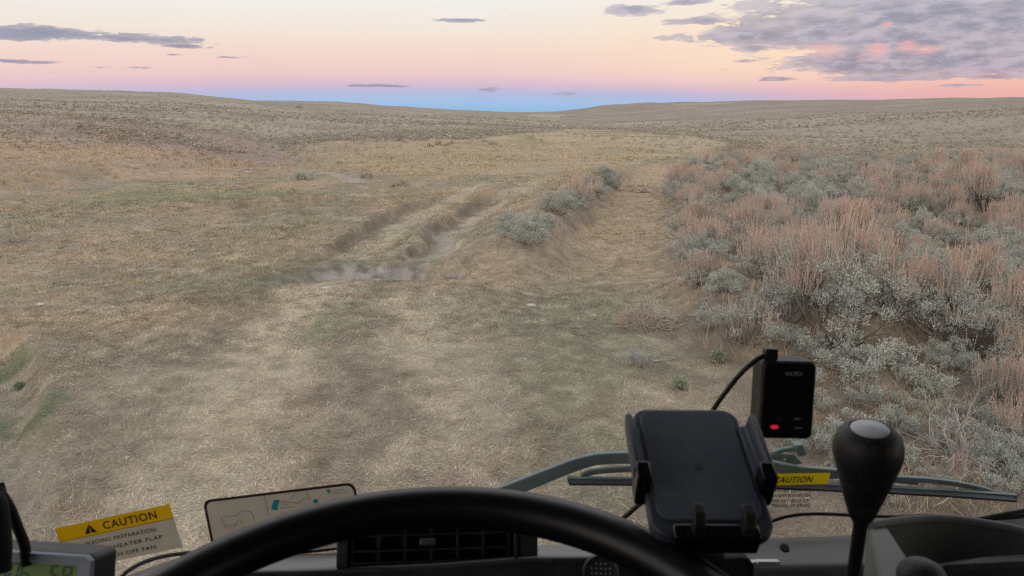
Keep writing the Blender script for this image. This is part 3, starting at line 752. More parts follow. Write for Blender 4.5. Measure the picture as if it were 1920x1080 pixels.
rq = random.Random(12)
for i in range(110):
    px, py = rq.uniform(1480, 2050), rq.uniform(672, 930); x, y, z = ground_hit(px, py)
    if any(math.hypot(x - q[0], y - q[1]) < .16 + q[2] * .4 for q in placed): continue
    kind = rq.choice(('low', 'low', 'low', 'woody', 'dense', 'bare')); s = rq.uniform(.45, .95) if kind == 'low' else rq.uniform(.28, .45)
    lab = {'low': 'low silver sagebrush sprig on the bare litter near the truck', 'woody': 'small twiggy sagebrush on the bare litter near the truck', 'dense': 'small tan stalked sagebrush on the bare litter near the truck', 'bare': 'small dead bare sagebrush on the litter near the truck'}[kind]
    add_sage(kind, i, x, y, s, rq.uniform(0, 6.28), lab, lab[:-10]); placed.append((x, y, .3 * s))

# the rest of the field, scattered
FIELD = fl((1310, 640), (1290, 540), (1275, 470), (1262, 400), (1275, 350), (1320, 305), (1440, 297), (1700, 301), (2050, 303), (2350, 420), (2200, 640), (1960, 672), (1700, 640), (1500, 640))
rnd = random.Random(5)
fx = [p[0] for p in FIELD]; fy = [p[1] for p in FIELD]
cands = []
grid = {}
def okay(x, y, rad):
    gx_, gy_ = int(x // 2), int(y // 2)
    for a in (-1, 0, 1):
        for b_ in (-1, 0, 1):
            for (qx, qy, qr) in grid.get((gx_ + a, gy_ + b_), ()):
                if math.hypot(x - qx, y - qy) < (rad + qr): return False
    return True
for q in placed: grid.setdefault((int(q[0] // 2), int(q[1] // 2)), []).append(q)
XX = np.array([rnd.uniform(min(fx), max(fx)) for _ in range(14000)]); YY = np.array([rnd.uniform(min(fy), max(fy)) for _ in range(14000)])
ins = in_poly(XX, YY, FIELD)
spots = []
for x, y in zip(XX[ins], YY[ins]):
    s = rnd.choice((rnd.uniform(.55, .8), rnd.uniform(.75, 1.1)))
    dd_ = math.hypot(x, y); s *= 1.0 if dd_ < 16 else 1.2
    rad = (.42 if dd_ < 14 else .50) * s
    if okay(x, y, rad):
        grid.setdefault((int(x // 2), int(y // 2)), []).append((x, y, rad)); spots.append((x, y, s))
spots.sort(key=lambda q: math.hypot(q[0], q[1]))
DESC = {'tall': 'sagebrush with upright tan orange stalks', 'dense': 'dense pinkish orange stalked sagebrush', 'silver': 'rounded silver grey sagebrush without tall stalks', 'woody': 'grey twiggy sagebrush with sparse leaves'}
N_IND = 298 - len(placed)
spots_far = spots[N_IND:]
tone_noise = lambda x, y: float(fbm(np.array([x]), np.array([y]), 5.0, 2, 88)[0])
for (x, y, s) in spots[:N_IND]:
    t = tone_noise(x, y) + rnd.uniform(-.35, .35)
    kind = 'dense' if t > .18 else 'tall' if t > -.08 else 'silver' if t > -.42 else rnd.choice(('silver', 'woody'))
    d = math.hypot(x, y); zone = 'in the front rows of the thicket' if d < 14 else 'in the middle of the thicket' if d < 22 else 'in the back rows of the thicket'
    add_sage(kind, rnd.randrange(3), x, y, s * (1.0 if kind != 'silver' else 1.1), rnd.uniform(0, 6.28), DESC[kind] + ' ' + zone, DESC[kind] + ' ' + zone, rnd.uniform(.8, 1.05))

# far sagebrush: uncountable cover of the hills
m_cover = vcol_mat("far_sagebrush")
def cover(x, y, size, cols, k):
    n = len(x); z = height(x, y)
    c0 = np.stack([x, y, z], 1)
    q = rng.normal(size=(n, k, 3)); q /= np.linalg.norm(q, axis=2)[..., None]; q[..., 2] = np.abs(q[..., 2])
    rad = rng.uniform(.45, 1.0, (n, k, 1)); pos = q * rad * size[:, None, None] * np.array([.55, .55, .62])
    T = rng.normal(size=(n, k, 3, 3)) * (.62 / math.sqrt(k)) *  size[:, None, None, None]; T[..., 2] *= .5
    V = (c0[:, None, None, :] + pos[:, :, None, :] + T); V[..., 2] = np.maximum(V[..., 2], c0[:, None, None, 2] - .05)
    C = cols[:, None, :] * np.exp(rng.normal(0, .12, (n, k)))[..., None]
    C = np.repeat(C.reshape(-1, 3), 3, 0)
    return V.reshape(-1, 3), np.arange(n * k * 3).reshape(-1, 3), np.clip(C, .01, .8)
def cover_cols(n, warm):
    pal = np.array([lin(140, 137, 123), lin(149, 145, 131), lin(132, 125, 112), lin(158, 149, 132), lin(147, 134, 119)]) * 1.05
    pal_w = np.array([lin(170, 150, 136), lin(164, 146, 132), lin(150, 148, 134), lin(174, 152, 134)])
    c = pal[rng.integers(0, len(pal), n)]; w = pal_w[rng.integers(0, len(pal_w), n)]
    return np.where((rng.random(n) < warm)[:, None], w, c)
parts = []
x = np.array([q[0] for q in spots_far]); y = np.array([q[1] for q in spots_far])
parts.append(cover(x, y, np.array([q[2] for q in spots_far]) * 1.05, cover_cols(len(x), .5), 900))
for (n, r0, r1, k, s0, s1) in ((9000, 30, 75, 90, .3, .7), (22000, 60, 170, 36, .22, .62), (34000, 140, 620, 11, .3, .8)):
    x, y = polar_sample(n, r0, r1, -42, 42)
    _, _, sg = surface(x, y)
    clump = sst(fbm(x, y, 14 if r0 < 100 else 45, 3, 91), -.55, .25)
    keep = rng.random(n) < sg * (.35 + .65 * clump)
    x, y = x[keep], y[keep]
    warm = .04
    parts.append(cover(x, y, rng.uniform(s0, s1, len(x)), cover_cols(len(x), warm), k))
x, y = polar_sample(8000, 29, 92, -44, -14); k = (fbm(x, y, 7, 3, 92) * .5 + .62 > rng.random(len(x)) * 1.25) & (sst(np.hypot(x, y), 30, 44) * (1 - sst(np.degrees(np.arctan2(x, y)), -22, -15)) > rng.random(len(x))); x, y = x[k], y[k]
kc_ = np.array([lin(162, 148, 132), lin(152, 136, 122), lin(174, 160, 140), lin(142, 130, 118)])[rng.integers(0, 4, len(x))]
parts.append(cover(x, y, rng.uniform(.10, .30, len(x)), kc_, 26))
V, F_, C = join(parts)
cov = link("ground_cover", np_mesh("ground_cover", V, F_, [m_cover], C, False)); tag(cov, kind='stuff')

# ------------------------------------------------------------------ small things on the ground
m_stone = plain("pale_stone", lin(170, 166, 160), .9, bump=.4, bscale=60)
m_deadwood = plain("bleached_wood", lin(158, 150, 142), .9, bump=.5, bscale=120, var=.3)
def V3(p): return Vector((float(p[0]), float(p[1]), float(p[2])))
def branch_pile(name, label, cat, px, py, n, L, spread, seed, up=.3, r=.010, group=None, mat=None):
    x, y, z = ground_hit(px, py); rg = np.random.default_rng(seed)
    Vs = []; Fs = []; o = 0
    def grow(p, d, L_, r_, lvl):
        nonlocal o
        P = [np.array(p)]; n_ = 5
        for i in range(n_):
            d = d + rg.normal(0, .22, 3); d /= np.linalg.norm(d); q = P[-1] + d * L_ / n_; q[2] = max(q[2], .004); P.append(q)
        v, f_ = tube_np(P, r_, r_ * .35, 5); Vs.append(v); Fs.append(f_ + o); o += len(v)
        if lvl:
            for _ in range(3):
                dd = d + rg.normal(0, .55, 3); dd /= np.linalg.norm(dd); grow(P[rg.integers(2, 6)], dd, L_ * rg.uniform(.4, .7), r_ * .5, lvl - 1)
    for i in range(n):
        a = spread[0] + (spread[1] - spread[0]) * rg.random(); d = np.array([math.cos(a), math.sin(a), up * rg.uniform(-.1, 1)]); d /= np.linalg.norm(d)
        grow((rg.normal(0, .05), rg.normal(0, .05), .02), d, L * rg.uniform(.6, 1.1), r, 2)
    o_ = link(name, np_mesh(name, np.concatenate(Vs), np.concatenate(Fs), [mat or m_deadwood]), None, (x, y, z)); tag(o_, label, cat, group)
branch_pile("dead_branch", "bleached grey dead branches sprawling on the litter at lower right", "branch", 1850, 880, 9, .60, (2.1, 3.5), 3, .55, .011)
branch_pile("dead_branch", "thin curved dead twig on the litter below the wiper blade", "branch", 1765, 952, 1, .35, (.1, .5), 8, .3, .006)
branch_pile("dead_branch", "grey twig lying beside the tiny silver sagebrush in the lane", "branch", 1225, 682, 2, .32, (-.2, .3), 5, .15, .008)
branch_pile("dead_branch", "dark scrap of dead brush lying far along the right hand lane", "branch", 1212, 362, 8, .5, (0, 6.28), 6, .15, .012, mat=plain("dark_deadwood", lin(118, 106, 98), .9))
branch_pile("dead_branch", "grey dead brush lying flat at the left edge of the meadow", "branch", 40, 452, 16, .62, (0, 6.28), 9, .35, .009)
branch_pile("dead_branch", "small dead brush scrap in the grass at left", "branch", 197, 468, 7, .22, (0, 6.28), 10, .4, .006)

def stone(px, py, s, label, seed):
    x, y, z = ground_hit(px, py); bm = bmesh.new(); bmesh.ops.create_icosphere(bm, subdivisions=3, radius=1); rg = random.Random(seed)
    ox = rg.random() * 50
    for v in bm.verts:
        c = v.co; d = 1 + .35 * float(perlin(np.array([c.x * 1.3 + ox]), np.array([c.y * 1.3 + c.z * 2]))[0]); v.co = Vector((c.x * s * d, c.y * s * .7 * d, c.z * s * .42 * d))
    me = bpy.data.meshes.new("stone"); bm.to_mesh(me); bm.free(); me.materials.append(m_stone)
    for p in me.polygons: p.use_smooth = True
    tag(link("stone", me, None, (x, y, z + s * .12)), label, "stone")
stone(362, 469, .05, "pale flat stone in the grass left of the ruts", 1)
stone(76, 572, .055, "pale stone in the ochre grass at far left", 2)
stone(996, 574, .07, "flat pale clod in the grass between the ridge and the lane", 3)
stone(612, 542, .07, "pale crumbled clod at the near lip of the mud hole", 4)
stone(1178, 412, .06, "pale stone on the floor of the right hand lane", 5)

# dead brown mound beside the lane
x, y, z = ground_hit(1214, 606)
dm = thing("dead_shrub", "low brown mound of dead brush at the lane's right verge", "shrub", (x, y, z - .03), 0)
rg = np.random.default_rng(61); Vs = []; Fs = []; o_ = 0
for i in range(900):
    a = rg.uniform(0, 6.28); rr_ = math.sqrt(rg.random()) * .32; p = np.array([rr_ * math.cos(a) * 1.1, rr_ * math.sin(a), max(0, .27 * (1 - (rr_ / .33) ** 2)) * rg.uniform(.2, 1)])
    d = rg.normal(0, 1, 3) + [math.cos(a) * .8, math.sin(a) * .8, .35]; d /= np.linalg.norm(d); L = rg.uniform(.06, .18)
    v, f_ = tube_np([p, p + d * L * .5 + rg.normal(0, .012, 3), p + d * L], .004, .0015, 3); Vs.append(v); Fs.append(f_ + o_); o_ += len(v)
link("twigs", np_mesh("twigs", np.concatenate(Vs), np.concatenate(Fs), [plain("dead_twigs", lin(178, 164, 148), .9, var=.35)]), dm)

# small green forbs
def forb(px, py, s, label, seed):
    x, y, z = ground_hit(px, py); rg = np.random.default_rng(seed); V_ = []; F2_ = []; C_ = []; o = 0
    t = thing("green_plant", label, "plant", (x, y, z))
    Vt = []; Ft = []; ot = 0
    for i in range(34):
        a = rg.uniform(0, 6.28); el = rg.uniform(.3, 1.4); d = np.array([math.cos(a) * math.cos(el), math.sin(a) * math.cos(el), math.sin(el)]); L = s * rg.uniform(.5, 1)
        v, f_ = tube_np([np.zeros(3), d * L * .5, d * L + [0, 0, .01]], .0025, .001, 3); Vt.append(v); Ft.append(f_ + ot); ot += len(v)
        n = 26; tt = rg.uniform(.3, 1, n); dv = d + rg.normal(0, .7, (n, 3)); dv /= np.linalg.norm(dv, axis=1)[:, None]
        v, f_ = leaf_tris(d * (L * tt)[:, None] + rg.normal(0, .006, (n, 3)), dv, rg.uniform(.018, .04, n), rg.uniform(.006, .012, n), rg); V_.append(v); F2_.append(f_ + o); o += len(v); C_.append(np.repeat(np.repeat(rg.random(n), 5)[:, None], 3, 1))
    link("stems", np_mesh("stems", np.concatenate(Vt), np.concatenate(Ft), [m_wood], np.full((ot, 3), .5)), t)
    link("leaves", np_mesh("leaves", np.concatenate(V_), np.concatenate(F2_), [m_leafg], np.concatenate(C_), False), t)
forb(1345, 678, .13, "bright green feathery plant left of the dash camera", 1)
forb(1275, 728, .13, "blue green leafy plant above the phone cradle", 2)
forb(1262, 430, .28, "green leafy plant on the bank where the lane meets the sagebrush", 3)
forb(37, 728, .06, "small bright green tuft at the left edge of the lane", 4)

# dark dwarf shrubs far across the meadow
rs_ = random.Random(3)
m_dark_shrub = attr_mat("dark_shrub_leaf", [lin(118, 96, 86), lin(136, 112, 98), lin(152, 128, 110)])
for q, (px, py) in enumerate(((806, 276), (822, 272), (838, 274), (847, 270), (922, 272), (560, 203))):
    x, y, z = ground_hit(px, py); rg = np.random.default_rng(70 + q); n = 260
    s = .34 if q < 5 else 1.3
    p = rg.normal(0, 1, (n, 3)); p /= np.linalg.norm(p, axis=1)[:, None]; p[:, 2] = np.abs(p[:, 2]); dv = p + rg.normal(0, .5, (n, 3)); dv /= np.linalg.norm(dv, axis=1)[:, None]
    v, f_ = leaf_tris(p * rg.uniform(.4, 1, (n, 1)) * s * np.array([1.1, 1.1, .8]), dv, np.full(n, .22 * s), np.full(n, .07 * s), rg)
    o = link("dark_shrub", np_mesh("dark_shrub", v, f_, [m_dark_shrub], np.repeat(np.repeat(rg.random(n), 5)[:, None], 3, 1), False), None, (x, y, z - .03))
    if q < 5: tag(o, "dark reddish dwarf shrub far across the yellow meadow", "shrub", "dark shrubs on the meadow")
    else: tag(o, "lone dark bush standing out on the far left hill", "shrub")

# ================================================================== the truck cab
def pm_(name, r, g_, b_, rough=.5, **kw): return plain(name, lin(r, g_, b_), rough, **kw)
M_black = pm_("black_plastic", 34, 35, 38, .50, bump=.25, bscale=900, dust=.35)
M_wheel = pm_("steering_wheel_rubber", 20, 20, 23, .34, bump=.12, bscale=1200)
M_gloss = pm_("gloss_black_plastic", 14, 14, 15, .22)
M_cradle = pm_("cradle_black_plastic", 66, 72, 86, .46, bump=.2, bscale=900, dust=.25)
M_dash = pm_("dash_dark_grey", 44, 46, 52, .6, bump=.3, bscale=500, dust=.4)
M_olive = pm_("dash_olive_grey", 92, 96, 94, .62, bump=.25, bscale=500, dust=.4)
M_ledge = pm_("ledge_grey", 150, 150, 152, .5, bump=.2, bscale=300, dust=.4)
M_tray = pm_("tray_grey_green", 112, 116, 112, .6, bump=.25, bscale=500, dust=.4)
M_wiper = pm_("wiper_paint_grey_green", 110, 124, 122, .45, var=.25, bump=.2, bscale=200)
M_rubber = pm_("wiper_rubber", 34, 36, 38, .6)
M_steel = plain("steel", (.6, .6, .62), .35, 1.0)
M_cable = pm_("cable_black", 22, 22, 24, .45)
M_shell = pm_("cab_olive_paint", 92, 98, 82, .6, bump=.2, bscale=90)
M_trim = pm_("cab_headliner", 90, 88, 82, .9)
M_yellow = pm_("sticker_yellow", 226, 178, 12, .5, var=.14)
M_yellow2 = pm_("sticker_lemon", 236, 206, 14, .5, var=.12)
M_beige = pm_("sticker_beige", 192, 182, 164, .55, var=.16)
M_ink = pm_("sticker_ink", 46, 38, 30, .6)
M_inkf = pm_("faded_ink", 112, 102, 92, .7)
def translucent(m, f):                          # printed film on glass lets the daylight through
    t = m.node_tree; b = [n for n in t.nodes if n.type == 'BSDF_PRINCIPLED'][0]; o = [n for n in t.nodes if n.type == 'OUTPUT_MATERIAL'][0]
    tl = t.nodes.new('ShaderNodeBsdfTranslucent'); mx = t.nodes.new('ShaderNodeMixShader'); mx.inputs[0].default_value = f
    t.links.new(b.inputs['Base Color'].links[0].from_socket, tl.inputs[0]); t.links.new(b.outputs[0], mx.inputs[1]); t.links.new(tl.outputs[0], mx.inputs[2]); t.links.new(mx.outputs[0], o.inputs[0])
for m_ in (M_beige, M_yellow, M_yellow2): translucent(m_, .42)
M_border = pm_("sticker_border", 50, 34, 32, .6)
M_teal = pm_("sticker_teal", 0, 176, 172, .5)
M_silver = pm_("display_housing_silver", 150, 160, 180, .42)
M_side = pm_("display_housing_side", 52, 52, 60, .5)
M_white = pm_("cap_pale_grey", 228, 230, 236, .35)
M_mark = pm_("device_marking", 150, 150, 152, .5)
M_ledred = None
def emis(name, col, s):
    m, G_, b = new_mat(name); b.inputs['Base Color'].default_value = (*col, 1); b.inputs['Emission Color'].default_value = (*col, 1); b.inputs['Emission Strength'].default_value = s; return m
M_ledred = emis("red_record_lamp", (.7, .02, .05), .55)
M_lcd = emis("lcd_green", lin(104, 136, 66), .06)
M_digit = pm_("lcd_digit", 44, 84, 84, .5)

m_glass, G_, b = new_mat("windshield_glass")
t_ = m_glass.node_tree; t_.nodes.remove(b)
tr = G_.n('ShaderNodeBsdfTransparent'); tr.inputs[0].default_value = (.975, .985, .98, 1); gl = G_.n('ShaderNodeBsdfGlossy'); gl.inputs['Roughness'].default_value = .01
lw = G_.n('ShaderNodeFresnel'); lw.inputs[0].default_value = 1.45
gtc = G_.n('ShaderNodeTexCoord'); film = G_.m('ADD', G_.m('MULTIPLY', G_.smooth(G_.noise(gtc.outputs['Object'], 5, 5, .6), .45, .75), .03), G_.m('MULTIPLY', G_.smooth(G_.noise(gtc.outputs['Object'], 160, 2, .5), .70, .78), .09))
du = G_.n('ShaderNodeBsdfDiffuse'); du.inputs[0].default_value = (.55, .5, .43, 1)
md = G_.n('ShaderNodeMixShader'); G_.put(md.inputs[0], film); t_.links.new(tr.outputs[0], md.inputs[1]); t_.links.new(du.outputs[0], md.inputs[2])
mx = G_.n('ShaderNodeMixShader'); G_.put(mx.inputs[0], G_.m('MULTIPLY', lw.outputs[0], .6)); t_.links.new(md.outputs[0], mx.inputs[1]); t_.links.new(gl.outputs[0], mx.inputs[2])
t_.links.new(mx.outputs[0], [n for n in t_.nodes if n.type == 'OUTPUT_MATERIAL'][0].inputs[0])

truck = thing("truck", "olive drab truck cab around the driver's view, with dark dash and steering wheel", "truck", (0.45, .2, 0))
TB = Vector((0.45, .2, 0))

def finish(name, bm, mat, parent=None, bevel=0, smooth=True, label=None, seg=2):
    """link a bmesh given in world space as one mesh object, parented without moving"""
    bmesh.ops.recalc_face_normals(bm, faces=bm.faces[:])
    me = bpy.data.meshes.new(name); bm.to_mesh(me); bm.free()
    for m in (mat if isinstance(mat, (list, tuple)) else [mat]): me.materials.append(m)
    o = bpy.data.objects.new(name, me); COL.objects.link(o)
    if parent is not None:
        o.parent = parent
        w = Vector((0, 0, 0)); p = parent
        while p is not None: w += p.location; p = p.parent
        me.transform(Matrix.Translation(-w))
    if smooth:
        for p in me.polygons: p.use_smooth = True
    if bevel:
        bv = o.modifiers.new("bevel", 'BEVEL'); bv.width = bevel; bv.segments = seg; bv.limit_method = 'ANGLE'; bv.angle_limit = R(35); bv.harden_normals = False
    if smooth or bevel:
        try: me.set_sharp_from_angle(angle=R(40))
        except Exception: pass
    if label: o['label'] = label
    return o

def rebase(o, loc):
    """give a top level mesh an origin of its own"""
    o.data.transform(Matrix.Translation(-Vector(loc))); o.location = loc; return o

def tube(bm, pts, r, k=10, caps=True, r1=None):
    P = [V3(p) for p in pts]; n = len(P); rings = []
    prev = None
    for i in range(n):
        t = (P[min(i + 1, n - 1)] - P[max(i - 1, 0)]).normalized()
        if prev is None:
            a = t.cross(Vector((0, 0, 1))); 
            if a.length < .05: a = t.cross(Vector((1, 0, 0)))
        else: a = prev - t * prev.dot(t)
        a.normalize(); prev = a; b_ = t.cross(a); rad = r if r1 is None else r + (r1 - r) * i / (n - 1)
        rings.append([bm.verts.new(P[i] + rad * (math.cos(2 * math.pi * q / k) * a + math.sin(2 * math.pi * q / k) * b_)) for q in range(k)])
    for i in range(n - 1):
        for q in range(k): bm.faces.new((rings[i][q], rings[i][(q + 1) % k], rings[i + 1][(q + 1) % k], rings[i + 1][q]))
    if caps: bm.faces.new(rings[0][::-1]); bm.faces.new(rings[-1])

def spline(pts, n=8):
    P = [np.asarray(p, float) for p in pts]; P = [2 * P[0] - P[1]] + P + [2 * P[-1] - P[-2]]; out = []
    for i in range(1, len(P) - 2):
        for k_ in range(n):
            t = k_ / n; out.append(.5 * ((2 * P[i]) + (P[i + 1] - P[i - 1]) * t + (2 * P[i - 1] - 5 * P[i] + 4 * P[i + 1] - P[i + 2]) * t * t + (-P[i - 1] + 3 * P[i] - 3 * P[i + 1] + P[i + 2]) * t ** 3))
    out.append(P[-2]); return out

def prism(bm, loop_top, off):
    """solid from a polygon and an offset vector (or a list of offset points)"""
    a = [bm.verts.new(V3(p)) for p in loop_top]
    b_ = [bm.verts.new(V3(np.asarray(p) + (np.asarray(off[i]) if isinstance(off, list) else np.asarray(off)))) for i, p in enumerate(loop_top)]
    n = len(a); bm.faces.new(a); bm.faces.new(b_[::-1])
    for i in range(n): bm.faces.new((a[i], b_[i], b_[(i + 1) % n], a[(i + 1) % n]))

class Frame:
    """local axes u (right), v (up), n (towards the driver) with an origin"""
    def __init__(s, o, u, v):
        s.o = np.asarray(o, float); s.u = np.asarray(u, float) / np.linalg.norm(u); v = np.asarray(v, float)
        v = v - s.u * (v @ s.u); s.v = v / np.linalg.norm(v); s.n = np.cross(s.u, s.v)
    def __call__(s, a, b_, c=0.0): return s.o + a * s.u + b_ * s.v + c * s.n
def fbox(bm, F_, u0, u1, v0, v1, n0, n1):
    c = [bm.verts.new(V3(F_(a, b_, d))) for d in (n0, n1) for a, b_ in ((u0, v0), (u1, v0), (u1, v1), (u0, v1))]
    for q in ((0, 3, 2, 1), (4, 5, 6, 7), (0, 1, 5, 4), (1, 2, 6, 5), (2, 3, 7, 6), (3, 0, 4, 7)): bm.faces.new([c[i] for i in q])
def frrect(bm, F_, u0, u1, v0, v1, n0, n1, rad, seg=6):
    pts = []
    for cx, cy, a0 in ((u1 - rad, v1 - rad, 0), (u0 + rad, v1 - rad, 90), (u0 + rad, v0 + rad, 180), (u1 - rad, v0 + rad, 270)):
        for k_ in range(seg + 1):
            a = R(a0 + 90 * k_ / seg); pts.append((cx + rad * math.cos(a), cy + rad * math.sin(a)))
    prism(bm, [F_(a, b_, n1) for a, b_ in pts], F_.n * (n0 - n1))

# ---- windshield: a gently bowed pane
XC = .45; KW = .155
def glass_pt(px, py, off=0.0):
    v = ray(px, py); lo, hi = .3, 2.0
    for _ in range(50):
        t = (lo + hi) / 2; p = EYE + t * v
        if p[1] < 1.0 - KW * (p[0] - XC) ** 2 - .06 * (p[2] - 1.95): lo = t
        else: hi = t
    return EYE + lo * v * (1 - off * 1.08 / (lo * np.linalg.norm(v)))
bm = bmesh.new(); rows = []
for iz in range(9):
    z = 1.90 + (3.02 - 1.90) * iz / 8
    rows.append([bm.verts.new((x_, 1.0 - KW * (x_ - XC) ** 2 - .06 * (z - 1.95), z)) for x_ in np.linspace(-.74, 1.64, 41)])
for i in range(8):
    for j in range(40): bm.faces.new((rows[i][j], rows[i][j + 1], rows[i + 1][j + 1], rows[i + 1][j]))
glass = finish("windshield", bm, m_glass, truck)

def sticker_sheet(bm, pts, off=.003): 
    vs = [bm.verts.new(V3(glass_pt(px, py, off))) for px, py in pts]; return bm.faces.new(vs)
def quadmap(q):
    (ax, ay), (bx, by), (cx, cy), (dx, dy) = q         # tl tr br bl
    return lambda u, v: (ax * (1 - u) * (1 - v) + bx * u * (1 - v) + cx * u * v + dx * (1 - u) * v, ay * (1 - u) * (1 - v) + by * u * (1 - v) + cy * u * v + dy * (1 - u) * v)
def patch(bm, qm, u0, u1, v0, v1, off, nu=10, nv=3):
    g_ = [[bm.verts.new(V3(glass_pt(*qm(u0 + (u1 - u0) * i / nu, v0 + (v1 - v0) * j / nv), off))) for i in range(nu + 1)] for j in range(nv + 1)]
    for j in range(nv):
        for i in range(nu): bm.faces.new((g_[j][i], g_[j][i + 1], g_[j + 1][i + 1], g_[j + 1][i]))
def text_mesh(s, bold=.0, shear=0.0, spacing=1.0):
    cu = bpy.data.curves.new("t", 'FONT'); cu.body = s; cu.offset = bold; cu.shear = shear; cu.space_character = spacing; cu.resolution_u = 3
    o = bpy.data.objects.new("t", cu); COL.objects.link(o)
    dg = bpy.context.evaluated_depsgraph_get(); me = bpy.data.meshes.new_from_object(o.evaluated_get(dg))
    bpy.data.objects.remove(o); bpy.data.curves.remove(cu)
    V_ = np.array([v.co[:2] for v in me.vertices]); F2 = [tuple(p.vertices) for p in me.polygons]; bpy.data.meshes.remove(me)
    V_[:, 0] -= V_[:, 0].min(); w = V_[:, 0].max(); V_[:, 1] -= V_[:, 1].min(); h = V_[:, 1].max()
    return V_ / [w, h], F2
def text_on(bm, s, fn, u0, u1, v0, v1, bold=.0, shear=0.0, spacing=1.0):
    """text in a box of sheet coordinates (v grows downwards); fn maps u,v to a world point"""
    V_, F2 = text_mesh(s, bold, shear, spacing)
    vs = [bm.verts.new(V3(fn(u0 + (u1 - u0) * a, v1 + (v0 - v1) * b_))) for a, b_ in V_]
    for f_ in F2:
        try: bm.faces.new([vs[i] for i in f_])
        except ValueError: pass

# left caution sticker
QL = [(103, 991), (318, 945), (343, 1026), (128, 1070)]
qm = quadmap(QL); gp = lambda off: (lambda u, v: glass_pt(*qm(u, v), off))
bm = bmesh.new(); patch(bm, qm, 0, 1.0, .30, 1, .003); sL = finish("caution_sticker", bm, M_beige, truck, label="yellow headed caution sticker about wading preparation, low on the glass at left")
bm = bmesh.new(); patch(bm, qm, 0, 1.0, 0, .335, .0036); finish("yellow_band", bm, M_yellow, sL)
bm = bmesh.new(); text_on(bm, "CAUTION", gp(.0046), .40, .865, .075, .255, .018, 0, 1.12)
text_on(bm, "WADING PREPARATION", gp(.0040), .20, .82, .44, .53, .012, 0, 1.1); text_on(bm, "CLOSE HEATER FLAP", gp(.0040), .20, .86, .63, .72, .012, 0, 1.1); text_on(bm, "SWITCH OFF FAN", gp(.0040), .24, .78, .82, .91, .012, 0, 1.1)
finish("lettering", bm, M_ink, sL, smooth=False)
bm = bmesh.new(); f_ = gp(.0046)
for tri in (((.285, .06), (.232, .27), (.279, .27)), ((.285, .06), (.291, .27), (.338, .27))): bm.faces.new([bm.verts.new(V3(f_(*p))) for p in tri])
finish("warning_triangle", bm, M_ink, sL, smooth=False)

# diagram placard
QP = [(380, 938), (664, 904), (692, 1024), (404, 1058)]
qm = quadmap(QP)
def rr_pts(u0, u1, v0, v1, ru, rv, seg=6):
    P = []
    for cx, cy, a0 in ((u1 - ru, v0 + rv, -90), (u1 - ru, v1 - rv, 0), (u0 + ru, v1 - rv, 90), (u0 + ru, v0 + rv, 180)):
        for k_ in range(seg + 1):
            a = R(a0 + 90 * k_ / seg); P.append((cx + ru * math.cos(a), cy + rv * math.sin(a)))
    return P
gpp = lambda off: (lambda u, v: glass_pt(*qm(u, v), off))
def fan(bm, pts, fn):
    c = bm.verts.new(V3(fn(sum(p[0] for p in pts) / len(pts), sum(p[1] for p in pts) / len(pts)))); vs = [bm.verts.new(V3(fn(*p))) for p in pts]
    for i in range(len(vs)): bm.faces.new((c, vs[i], vs[(i + 1) % len(vs)]))
bm = bmesh.new(); patch(bm, qm, .012, .988, .012, .988, .003, 12, 6); plac = finish("diagram_placard", bm, M_beige, truck, label="beige placard with line drawings and teal shapes behind the wheel rim")
outer = rr_pts(0, 1, 0, 1, .05, .12); inner = rr_pts(.017, .983, .04, .96, .04, .095)
bm = bmesh.new(); f_ = gpp(.0040); a = [bm.verts.new(V3(f_(*p))) for p in outer]; b_ = [bm.verts.new(V3(f_(*p))) for p in inner]
for i in range(len(a)): bm.faces.new((a[i], a[(i + 1) % len(a)], b_[(i + 1) % len(a)], b_[i]))
finish("border", bm, M_border, plac, smooth=False)
def strokes(name, paths, w, mat, par, fn):
    bm = bmesh.new()
    for P in paths:
        tube(bm, [fn(*p) for p in P], w, 4)
    return finish(name, bm, mat, par, smooth=False)
arc = lambda cx, cy, rx, ry, a0, a1, n=12: [(cx + rx * math.cos(R(a0 + (a1 - a0) * i / n)), cy + ry * math.sin(R(a0 + (a1 - a0) * i / n))) for i in range(n + 1)]
Fq = gpp(.0044)
def px2uv(px, py):
    u = v = .5
    for _ in range(30):
        x0, y0 = qm(u, v); ju = (np.array(qm(u + .01, v)) - (x0, y0)) / .01; jv = (np.array(qm(u, v + .01)) - (x0, y0)) / .01
        du = np.linalg.solve(np.array([ju, jv]).T, [px - x0, py - y0]); u += du[0]; v += du[1]
    return (u, v)
def zp(*pts): return [px2uv(370 + x_ / 6.194, 890 + y_ / 6.194) for x_, y_ in pts]       # placard detail, read off an enlargement
for drawing in (zp((470, 470), (275, 495), (330, 625), (350, 575), (365, 620), (385, 570), (405, 622), (425, 575), (440, 600), (460, 540), (500, 525), (520, 570)),
                         zp((470, 470), (500, 430), (560, 415), (620, 435), (655, 480), (660, 540)),
                         zp((775, 220), (830, 480)), zp((1262, 180), (1300, 300)),
                         zp((940, 320), (1040, 345), (960, 390), (1120, 375)), zp((1085, 290), (1140, 210)), zp((1180, 330), (1250, 270)), zp((980, 310), (1180, 330)),
                         zp((1560, 200), (1680, 170), (1760, 215)), zp((1580, 215), (1690, 215))):
    strokes('line_drawing', [drawing], .00035, M_inkf, plac, Fq)
for P_ in (((895, 290), (955, 295), (940, 345), (935, 415), (860, 408), (870, 350)), ((1490, 175), (1545, 170), (1548, 212), (1520, 222), (1508, 190)), ((1345, 290), (1395, 280), (1400, 330), (1350, 330))):
    bm = bmesh.new(); fan(bm, zp(*P_), gpp(.0042)); finish("teal_shape", bm, M_teal, plac, smooth=False)

